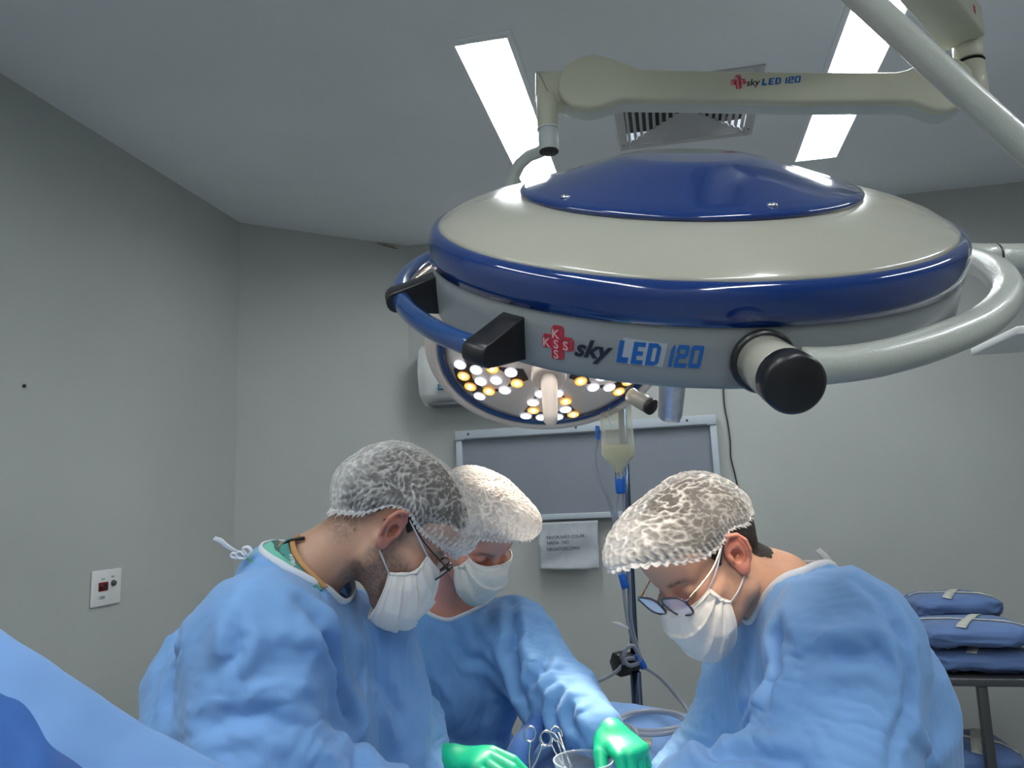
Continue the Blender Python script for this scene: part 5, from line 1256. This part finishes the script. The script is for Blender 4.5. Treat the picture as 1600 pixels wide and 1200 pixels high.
# lanyard: straps from the nape down the near side of the neck
lp = [P(452, 842, 1.285), P(444, 852, 1.255), P(447, 868, 1.228), P(458, 886, 1.212), P(476, 905, 1.205), P(496, 925, 1.205)]
wdir = P(470, 860, 1.225)-P(450, 866, 1.222)
sh = np.array(lp)
lan = band(sh, wdir, [.010, .015, .017, .018, .018, .018], M['lanyard'], 'lanyard', Lr, .0012)
band(sh+np.array(wdir)/np.linalg.norm(wdir)*.0135+RC @ np.array([0, -.002, .001]), wdir, .0085, M['lanyard_tan'], 'lanyard_edge', lan, .0012)
band(sh-np.array(wdir)/np.linalg.norm(wdir)*.0125+RC @ np.array([0, .002, .001]), wdir, .0055, M['lanyard_tan'], 'lanyard_edge', lan, .0012)
mk('lanyard_clip', *tube(spline([P(438, 856, 1.262), P(450, 846, 1.262), P(466, 842, 1.262), P(474, 841, 1.268)], 20), np.linspace(.0035, .0055, 20), 8, flat=.6), M['black'], lan)
# lettering HEVA on the lanyard, reading along it
def on_ribbon(s, p0, p1, hgt, mat, parent, off):
    v, f = text_mesh(s, 1.0, bold=.01); v = v-[v[:, 0].min(), 0, 0]; a, b = np.array(p0), np.array(p1); L = np.linalg.norm(b-a); sc = L/v[:, 0].max(); e1 = (b-a)/L
    vd_ = (a-CAM)/np.linalg.norm(a-CAM); e2 = np.cross(e1, -vd_)*-1; e2 /= np.linalg.norm(e2)
    return mk('lettering', a-vd_*off+e1*v[:, :1]*sc+e2*v[:, 1:2]*hgt, f, mat, parent, smooth=False)
on_ribbon('HEVA', P(457, 884, 1.206), P(451, 866, 1.220), -.008, M['white_print'], lan, .004)
on_ribbon('.', P(462, 889, 1.204), P(461, 886, 1.204), -.008, M['white_print'], lan, .004)
on_ribbon('JL', P(471, 901, 1.202), P(465, 894, 1.203), -.007, M['white_print'], lan, .004)
# tied bow at the back of the gown
band([P(384, 866, 1.235), P(370, 862, 1.235), P(355, 854, 1.235), P(344, 845, 1.235), P(334, 841, 1.24)], P(350, 842, 1.235)-P(342, 852, 1.24), [.006, .006, .010, .011, .009], M['white_fab'], 'gown_tie', Lg, .0008)
for k, pts in enumerate(([(386, 868), (380, 857), (388, 855), (393, 862), (388, 869)], [(372, 868), (364, 864), (362, 869), (370, 872), (378, 869)], [(383, 870), (376, 862), (370, 866), (374, 872), (384, 872)])):
    mk('tie_knot', *tube(spline([P(x, y, 1.233-.004*k) for x, y in pts], 18), .0042, 8, flat=.5), M['white_fab'], Lg)
# free tie of the right surgeon
Rg = right['_']['gown']
band([P(1307, 897, 1.30), P(1298, 882, 1.30), P(1288, 869, 1.305), P(1277, 859, 1.31)], P(1296, 872, 1.30)-P(1288, 878, 1.30), [.011, .0115, .0115, .010], M['white_fab'], 'gown_tie', Rg, .0008)

# ================================================================== operating table, patient drape
def sheet(fn, nx, ny, mat, name, th=.0012):
    G = np.array([[fn(a, b) for b in np.linspace(0, 1, ny)] for a in np.linspace(0, 1, nx)], float); v, f = grid(G)
    o = mk(name, v, f, mat); solid(o, th, 1); return o
FC = LB+LBN*1.08                           # where the beam lands: the operating field
TX0, TX1, TY0, TY1 = -.50, .28, .98, 2.62
tbl = thing('operating_table', (-.19, 1.25, 0), 'operating table base and padded top under the blue patient drapes', 'table')
mk('table_top', *box((-.38, .40, .86), (.00, 2.10, .92), .02), M['black'], tbl)
mk('table_column', *box((-.32, 1.05, .08), (-.06, 1.45, .86), .02), M['steel'], tbl)
mk('table_base', *box((-.38, .70, 0), (.0, 1.80, .09), .03), M['steel'], tbl)
def drape_h(x, y):
    """patient under the drape: belly mound, legs beyond"""
    u = (x+.11)/.25; top = .985+.075*math.exp(-((x+.11)/.19)**2)*(1 if y < 1.75 else math.exp(-((y-1.75)/.35)**2)*.6+.4)
    side = max(0, abs(u)-1.0); return top
N_ = 110
xs_ = np.linspace(-.66, .28, 96); ys_ = np.linspace(.42, 2.17, 130); XX, YY = np.meshgrid(xs_, ys_, indexing='ij'); pf_ = np.stack([XX.ravel(), YY.ravel(), 0*XX.ravel()], 1)
u_ = (pf_[:, 0]+.19); body = .078*np.exp(-(u_/.19)**2)*np.where(pf_[:, 1] < 1.75, 1, .35+.65*np.exp(-((pf_[:, 1]-1.75)/.30)**2))
zz = .968+body+(.020*ridged(pf_*[5, 7, 1]+3, 2)+.010*ridged(pf_*[14, 11, 1]+8, 2))*np.clip((2.05-pf_[:, 1])/.25, .3, 1)
zz = zz+.064*np.exp(-((pf_[:, 1]-2.06)/.13)**2)
edge = np.clip((np.abs(u_)-.225)/.22, 0, 1); zz = zz-.75*edge**1.1
V = np.stack([-.19+np.sign(u_)*np.minimum(np.abs(u_), .225+.020*np.sin(pf_[:, 1]*22)*edge+.04*edge), pf_[:, 1], zz], 1)
v, f = grid(V.reshape(96, 130, 3)); o = mk('patient_drape', v, f, M['drape']); solid(o, .0015, 1); tag(o, 'crumpled blue sterile drape covering the patient between the three surgeons', 'drape'); at_base(o)
# operating field: window in the drape with prepped skin and gauze
fld = thing('operating_field', (FC[0], FC[1], 1.06), 'prepped skin window with white gauze in the drape under the surgeons\' hands', 'patient')
th_ = np.linspace(0, 2*np.pi, 40, endpoint=False); G = []
for r in (0.001, .03, .06, .09, .105): G.append([(FC[0]+r*1.0*math.cos(a), FC[1]-.05+r*1.0*math.sin(a), 1.062-.9*r*r+.001*math.sin(3*a)) for a in th_])
v, f = grid(np.array(G).transpose(1, 0, 2), close_u=True); mk('prepped_skin', v, f, plain('iodine_skin', (.62, .33, .17), .4), fld)
for k in (2, 3):
    a = k*math.pi/2+.3; c = np.array([FC[0]+.09*math.cos(a), FC[1]-.05+.10*math.sin(a), 1.062]); Gx = np.array([[c+[x*math.cos(a+1.57)-y*math.sin(a+1.57), x*math.sin(a+1.57)+y*math.cos(a+1.57), .006*math.sin(x*60+k)+.004*math.sin(y*90)+.004] for y in np.linspace(-.03, .03, 12)] for x in np.linspace(-.07, .07, 20)])
    solid(mk('gauze', *grid(Gx), M['white_fab'], fld), .003)

# ---- foreground screen drape at the lower left, over its bar
ridge = [P(-70, 915, .80), P(0, 972, .80), P(100, 1035, .82), P(200, 1104, .84), P(300, 1158, .86), P(400, 1212, .88), P(520, 1290, .90)]
rg = spline(ridge, 60)
n1 = 34; G = np.zeros((60, n1, 3)); dn = np.array([0, 0, -1.0]); fw_ = RC @ np.array([.12, 0, -.99]); 
for j in range(n1):
    s = j/(n1-1); 
    for i in range(60):
        lx = i/59; toward = .30*(1-math.exp(-s*2.4)); drop = .52*s**1.25-.0*s
        fold = .012*math.sin(lx*9+s*2)*s+.010*math.sin(lx*21+1)*s*s
        G[i, j] = rg[i]+fw_*(toward*.62+fold)+dn*drop*.75
Gb = np.zeros((60, 10, 3))
for j in range(10):
    s = (j+1)/10
    for i in range(60): Gb[i, 9-j] = rg[i]-fw_*(.02+.01*math.sin(i*.4))*min(1, s*3)+dn*.5*s-fw_*0.0
GG = np.concatenate([Gb, G], 1); v, f = grid(GG); nn_ = vnormals(v, f); v = v+nn_*(.004*ridged(v*[9, 9, 5], 2)+.003*perlin(v*14))[:, None]
o = mk('screen_drape', v, f, M['drape']); solid(o, .0015); tag(o, 'pale blue drape hung over a bar in the lower left foreground', 'drape'); subsurf(o); at_base(o)
mk('support_bar', *tube(rg-[0, 0, .030], .005, 10), M['steel'], o)
for i_ in (8, 50): q_ = rg[i_]-[0, 0, .03]; mk('support_leg', *tube([q_, (q_[0], q_[1], .02)], .008, 12), M['steel'], o); mk('support_foot', *xf(lathe([(0, 0), (.11, 0), (.11, .015), (.02, .04), (0, .04)], 24), (q_[0], q_[1], 0)), M['steel'], o)
# darker blue sheet lying against it, nearest the camera
rd = spline([P(-60, 1028, .66), P(0, 1078, .655), P(28, 1098, .65), P(55, 1128, .645), P(82, 1160, .64), P(110, 1188, .64), P(150, 1230, .64), P(200, 1300, .64)], 40)
G = np.array([[rd[i]+fw_*(.10*(1-math.exp(-s*3))+.004*math.sin(i*.35+4*s))+dn*.40*s for s in np.linspace(0, 1, 18)] for i in range(40)])
v, f = grid(G); o = mk('screen_drape', v, f, M['drape_dark']); solid(o, .0015); tag(o, 'dark blue cloth edge in the very corner at lower left, before the paler drape', 'drape'); at_base(o)

# ================================================================== iv pole with bag and tubing
PD = 2.30
pt_, pb_ = P(968, 690, PD), P(996, 1105, PD)
base_xy = pb_[:2]+(pb_-pt_)[:2]*(pb_[2]/(pt_[2]-pb_[2]))*0
ivp = thing('iv_pole', (pb_[0], pb_[1], 0), 'dark metal drip pole with black clamp behind the operating table', 'pole')
px_, py_ = pb_[0], pb_[1]
ptop = P(972, 640, PD)
mk('lower_tube', *tube([(px_, py_, .05), P(993, 1050, PD)], .0165, 20), M['pole'], ivp)
mk('upper_tube', *tube([P(993, 1052, PD), ptop], .0125, 20), M['pole'], ivp)
mk('base_ring', *xf(lathe([(0, 0), (.20, 0), (.20, .02), (.05, .05), (.02, .08), (0, .08)], 32), (px_, py_, 0)), M['dark_steel'], ivp)
kn = P(971, 1037, PD-.03); Ak = axes_from(P(1000, 1030, PD)-kn)
mk('clamp_knob', *xf(prism([(.036*math.cos(a), .036*math.sin(a)) for a in np.linspace(0, 2*np.pi, 7)[:-1]], -.02, .02, .004), kn, R=Ak), M['black'], ivp)
mk('clamp_body', *xf(box((-.022, -.022, .015), (.022, .022, .06), .004), kn, R=Ak), M['black'], ivp)
hk = spline([ptop-[0, 0, .02], ptop+[0, 0, .09], ptop+[-.03, -.01, .13], ptop+[-.06, -.02, .11], ptop+[-.06, -.02, .085]], 30)
mk('bag_hook', *tube(hk, .004, 8), M['steel'], ivp)
# bag: flat pouch, lens-shaped section, tapering to a spout; half full
BD = 2.22; bt, bb = P(962, 636, BD), P(965, 744, BD)
bag = thing('iv_bag', bt, 'clear drip bag half full of pale yellow fluid hanging behind the lit lamp', 'bag')
xr = RC @ np.array([1., 0, 0]); yr = RC @ np.array([0, 0, 1.]); zr = np.array([0, 0, 1.0]); xr = xr/np.linalg.norm(xr)
def pouch(ztop, levels, sc=1.0):
    rows = []
    for z, w, d in levels:
        rows.append([bt+xr*(w*sc*math.copysign(abs(math.cos(a))**.8, math.cos(a))+.006*z*0)+yr*(d*sc*math.sin(a))+zr*z for a in np.linspace(0, 2*np.pi, 28, endpoint=False)])
    v, f = grid(np.array(rows).transpose(1, 0, 2), close_u=True); return v, f
mk('bag_film', *pouch(0, [(.055, .044, .002), (.045, .047, .006), (.0, .046, .016), (-.05, .046, .020), (-.10, .047, .023), (-.138, .048, .022), (-.152, .038, .018), (-.170, .020, .012), (-.188, .010, .008), (-.206, .007, .007)]), M['bag'], bag)
mk('fluid', *pouch(0, [(-.108, .0455, .0212), (-.1081, .0458, .0214), (-.120, .0462, .0214), (-.138, .0465, .0205), (-.152, .0365, .0165), (-.170, .0185, .0105), (-.186, .0088, .006)]), M['fluid'], bag)
for dxx in (-.022, .026): mk('seam_highlight', *tube([bt+xr*dxx+zr*(.0)-yr*.022, bt+xr*(dxx-.004)-zr*.03-yr*.026, bt+xr*(dxx+.001)-zr*.055-yr*.026], .0018, 6), M['clear'], bag)
mk('spout', *tube([bb+zr*.02, bb-zr*.012], .0065, 12), M['dark'], bag)
def clamp_(px, py, d, w, h, label, grp='blue tubing clamps', ang=0):
    c = P(px, py, d); A = np.stack([xr, yr, zr], 1); Rr = np.array(Matrix.Rotation(math.radians(ang), 3, 'Y')); 
    o = thing('tube_clamp', c, label, 'clamp'); A = A @ Rr
    mk('clamp_body', *xf(box((-w, -.010, -h), (w, .010, h), .004), c, R=A), M['clip_blue'], o)
    mk('clamp_lever', *xf(box((-w*.55, -.016, -h*.8), (w*.4, -.009, h*.5), .003), c, R=A), M['clip_blue'], o)
    return o
clamp_(969, 757, 2.215, .014, .026, 'blue clamp under the drip bag spout')
clamp_(934, 676, 2.215, .006, .020, 'narrow blue clamp beside the top left of the drip bag')
clamp_(974, 907, 2.24, .011, .022, 'blue clamp on the tubing just under the right surgeon\'s cap', ang=-12)
clamp_(1001, 1033, 2.24, .010, .022, 'lowest blue clamp on the tubing beside the black knob', ang=-28)
def tb(nm, pts, r, label, d0=2.24):
    o = mk(nm, *tube(spline([P(*q) if len(q) == 3 else P(q[0], q[1], d0) for q in pts], 60), r, 10), M['tubing']); tag(o, label, 'tube'); at_base(o); return o
tb('drip_tube', [(934, 684), (929, 712), (934, 745), (948, 775), (958, 805), (966, 840)], .0062, 'clear tube curving down left of the drip bag')
tb('drip_tube', [(966, 770), (963, 800), (968, 850), (973, 900), (977, 945), (984, 985), (1000, 1030)], .0052, 'clear tube hanging in front of the drip pole, left one of the bundle')
tb('drip_tube', [(974, 770), (976, 820), (982, 880), (985, 940), (988, 980), (1000, 1025)], .0048, 'clear tube hanging in front of the drip pole, right one of the bundle')
tb('drip_tube', [(1003, 1040), (1030, 1058), (1055, 1085), (1075, 1112, 2.2), (1090, 1150, 2.1)], .0055, 'clear tube drooping right from the lowest blue clamp')
tb('drip_tube', [(997, 1030), (980, 1030), (965, 1048), (940, 1062), (915, 1071), (890, 1085, 2.2)], .0055, 'clear tube drooping left from the black clamp knob')
mk('tube_manifold', *tube(spline([P(978, 1012, 2.23), P(974, 1030, 2.23), P(985, 1040, 2.23), P(1000, 1032, 2.23), P(990, 1010, 2.23), P(978, 1012, 2.23)], 30), .006, 8), M['tubing'], ivp)
band([P(957, 972, 2.235), P(968, 976, 2.235), P(982, 982, 2.235)], zr, [.004, .012, .010], M['white_print'], 'white_tape', ivp, .001)

# ================================================================== suction tubing, bowls and instruments on the drape
def coil(pts, r, label, grp=None):
    o = mk('suction_tube', *tube(spline(pts, 90), r, 10), M['tubing']); tag(o, label, 'tube', grp); at_base(o); return o
CD = 1.78
cc = P(1022, 1152, CD)+[0, 0, .016]; 
coil([cc+xr*.075*math.cos(a)*(1+.06*k)+np.array([0, .10, 0])*math.sin(a)*(1-.08*k)+zr*(.006*k+.012) for k, a in [(t/6.2, t) for t in np.linspace(0, 12.6, 40)]], .0052, 'coil of clear suction tubing lying on the drape by the right surgeon')
# filter cup of clear plastic
cup = thing('suction_cup', P(983, 1150, 1.72), 'round clear plastic connector beside the coiled tubing', 'connector')
mk('cup_body', *xf(lathe([(.020, 0), (.023, .012), (.023, .040), (.020, .045)], 28, False), P(985, 1150, 1.69), R=axes_from((-.2, -.95, .3))), M['clear'], cup)
mk('cup_rim', *xf(ring(np.array([[.023*math.cos(a), .023*math.sin(a), .043] for a in np.linspace(0, 2*np.pi, 28, endpoint=False)]), .002, 6), P(985, 1150, 1.69), R=axes_from((-.2, -.95, .3))), M['tubing'], cup)
o = mk('gauze_pad', *box(P(1003, 1160, 1.70)-[.022, .02, .006], P(1003, 1160, 1.70)+[.022, .02, .006], .004), M['tape']); tag(o, 'small folded cream gauze pad beside the clear connector', 'gauze'); at_base(o)
bwl = thing('bowl', P(905, 1205, 1.42), 'clear plastic bowl at the lower frame edge between the gloves', 'bowl')
mk('bowl_wall', *xf(lathe([(.030, -.045), (.044, -.030), (.052, -.005), (.055, .012)], 48, False), P(912, 1198, 1.42)), M['clear'], bwl)
mk('bowl_rim', *xf(ring(np.array([[.055*math.cos(a), .055*math.sin(a), .012] for a in np.linspace(0, 2*np.pi, 48, endpoint=False)]), .0016, 8), P(912, 1198, 1.42)), M['clear'], bwl)
def forceps(a, b, open_, label, tipl=.4):
    """two ring-handled arms crossing at a box joint"""
    a, b = np.array(a, float), np.array(b, float); d = b-a; L = np.linalg.norm(d); d /= L; vd_ = (a-CAM)/np.linalg.norm(a-CAM); sd = np.cross(d, vd_); sd /= np.linalg.norm(sd)
    o = thing('forceps', b, label, 'forceps'); 
    for s in (1, -1):
        j = a+d*L*.62
        mk('arm', *tube(spline([a+sd*s*open_, a+d*L*.3+sd*s*open_*.7, j, j+d*L*tipl*.5-sd*s*.003, b-sd*s*.001], 24), np.linspace(.0026, .0016, 24), 8), M['steel'], o)
        c = a+sd*s*(open_+.004)-d*.012
        mk('finger_ring', *ring(np.array([c+sd*.011*math.cos(t)+d*.014*math.sin(t) for t in np.linspace(0, 2*np.pi, 24, endpoint=False)]), .0020, 8), M['steel'], o)
    mk('box_joint', *cap_tube(a+d*L*.62-vd_*.003, a+d*L*.62+vd_*.003, .0045, 12, .001), M['steel'], o); return o
forceps(P(838, 1160, 1.52), P(822, 1235, 1.50), .012, 'ring-handled steel forceps left, beside the left glove tips')
forceps(P(866, 1160, 1.54), P(893, 1225, 1.50), .007, 'long steel needle holder slanting right towards the clear bowl')
sc_ = thing('scissors', P(874, 1150, 1.54), 'slim steel scissors standing between the forceps and the sleeve', 'scissors')
for s in (1, -1): mk('blade', *tube(spline([P(864+8*s, 1145, 1.55), P(873+3*s, 1150, 1.54), P(896-2*s, 1205, 1.50)], 20), np.linspace(.0030, .0022, 20), 6, flat=.4), M['steel'], sc_)
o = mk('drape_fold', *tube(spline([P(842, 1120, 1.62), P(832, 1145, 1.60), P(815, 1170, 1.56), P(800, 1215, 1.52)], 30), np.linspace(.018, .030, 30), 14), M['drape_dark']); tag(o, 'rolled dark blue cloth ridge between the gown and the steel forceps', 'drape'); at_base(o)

# ================================================================== instrument cart with wrapped bundles at the right
CY = 3.15
cart = thing('cart', (1.95, CY+.2, 0), 'dark steel two-shelf cart holding blue wrapped bundles at the right', 'cart')
zs_ = on_y(1500, 1058, CY)[2]; xl = on_y(1440, 1058, CY)[0]-.10; zs2 = zs_-.48
for z in (zs_, zs2): mk('shelf', *box((xl, CY-.02, z-.028), (xl+1.1, CY+.48, z), .004), M['dark_steel'], cart)
for x in (xl+.04, xl+1.06):
    for y in (CY+.02, CY+.44): mk('leg', *tube([(x, y, .06), (x, y, zs_-.028)], .014, 12), M['dark_steel'], cart)
xm = on_y(1537, 1100, CY)[0]
mk('post', *box((xm-.016, CY-.012, zs2), (xm+.016, CY+.016, zs_-.028), .003), M['dark_steel'], cart)
for x in (xl+.04, xl+1.06):
    for y in (CY+.02, CY+.44): mk('caster', *xf(lathe([(0, -.012), (.028, -.012), (.03, 0), (.028, .012), (0, .012)], 20), (x, y, .03), R=[[1, 0, 0], [0, 0, -1], [0, 1, 0]]), M['rubber'], cart)
def bundle(x0, x1, y0, y1, z0, z1, label, seed, tapes=((.45, .35),), yaw=0):
    """a cloth-wrapped instrument tray: rounded slab with tucked ends and crossing tape"""
    c = np.array([(x0+x1)/2, (y0+y1)/2, z0]); hx, hy, hz = (x1-x0)/2, (y1-y0)/2, (z1-z0)
    o = thing('wrapped_bundle', c, label, 'bundle', 'blue wrapped bundles on the cart')
    nu, nv = 96, 40; G = np.zeros((nu, nv, 3))
    for i, a in enumerate(np.linspace(0, 2*np.pi, nu, endpoint=False)):
        for j, s in enumerate(np.linspace(-1, 1, nv)):
            ph = s*math.pi/2; e = .35; e2 = .55
            cx_ = math.copysign(abs(math.cos(a))**e, math.cos(a)); cy_ = math.copysign(abs(math.sin(a))**e, math.sin(a)); rr_ = abs(math.cos(ph))**e2; zz_ = math.copysign(abs(math.sin(ph))**.8, math.sin(ph))
            G[i, j] = (cx_*rr_*hx, cy_*rr_*hy, hz*.5+zz_*hz*.5)
    v = G.reshape(-1, 3); q = v*[7, 7, 16]+seed*3.7; n0 = vnormals(v, grid(G, close_u=True)[1]); zrel = v[:, 2]/hz
    am = np.clip(1.15-zrel, .12, 1); v = v+n0*(am*(.020*ridged(q, 2)+.010*ridged(q*2.3, 2)-.014))[:, None]
    v[:, 2] = np.maximum(v[:, 2], 0); v[:, 2] += .012*np.sin(v[:, 0]*5+seed)*np.clip(zrel-.5, 0, 1)
    Rz = np.array(Matrix.Rotation(math.radians(yaw), 3, 'Z')); vw = v @ Rz.T+c; mk('cloth_wrap', vw, grid(G, close_u=True)[1], M['wrap'], o)
    top = v.reshape(nu, nv, 3)
    def surf(x, y):                        # height of the wrap's top there
        d = (v[:, 0]-x)**2+(v[:, 1]-y)**2+(v[:, 2] < hz*.5)*1; k = np.argsort(d)[:4]; return v[k, 2].mean()
    def strip(p0, p1, w):
        p0, p1 = np.array(p0), np.array(p1); d = (p1-p0)/np.linalg.norm(p1-p0); nn = np.array([-d[1], d[0]]); rows = []
        for s in np.linspace(0, 1, 26):
            p = p0+(p1-p0)*s; lim = max(abs(p[0])/hx, abs(p[1])/hy); row = []
            for t in (-w/2, w/2):
                q = p+nn*t; row.append((q[0], q[1], surf(q[0], q[1])+.0035))
            rows.append(row)
        vv, ff = grid(np.array(rows)); solid(mk('tape_strip', np.asarray(vv) @ Rz.T+c, ff, M['tape'], o), .0012)
    strip((-hx*.86, hy*.30), (hx*.88, -hy*.62), .022); strip((-hx*.30, -hy*.86), (hx*.42, hy*.80), .034)
    sx_ = -hx*.32; z_a = hz*.80
    strip_side = [(-hx*.34+k*.006, -hy*1.0-.012, hz*.82-k*.020) for k in range(4)]
    return o
bx = lambda px: on_y(px, 1000, CY)[0]; bx2 = lambda px: on_y(px, 960, CY+.45)[0]
bundle(bx(1456), bx(1640), CY+.0, CY+.36, zs_, zs_+.090, 'lower blue wrapped bundle on the cart, under the taped front one', 5)
bundle(bx(1446), bx(1632), CY-.01, CY+.34, zs_+.088, zs_+.180, 'front blue bundle with a white tape cross, on top of the lower one', 6, yaw=-3)
bundle(bx2(1432), bx2(1540), CY+.385, CY+.64, zs_, zs_+.13, 'small blue bundle low at the back left of the cart', 9)
bundle(bx2(1424), bx2(1566), CY+.37, CY+.66, zs_+.132, on_y(1480, 927, CY+.5)[2], 'rear blue bundle with a white tape cross, highest on the cart', 7, yaw=2)
bundle(bx(1470), bx(1592), CY+.02, CY+.36, zs2+.10, zs2+.22, 'upper dark blue bundle on the lower shelf of the cart', 8)
bundle(bx(1476), bx(1598), CY+.0, CY+.34, zs2, zs2+.098, 'bottom blue bundle on the lower shelf of the cart', 4)
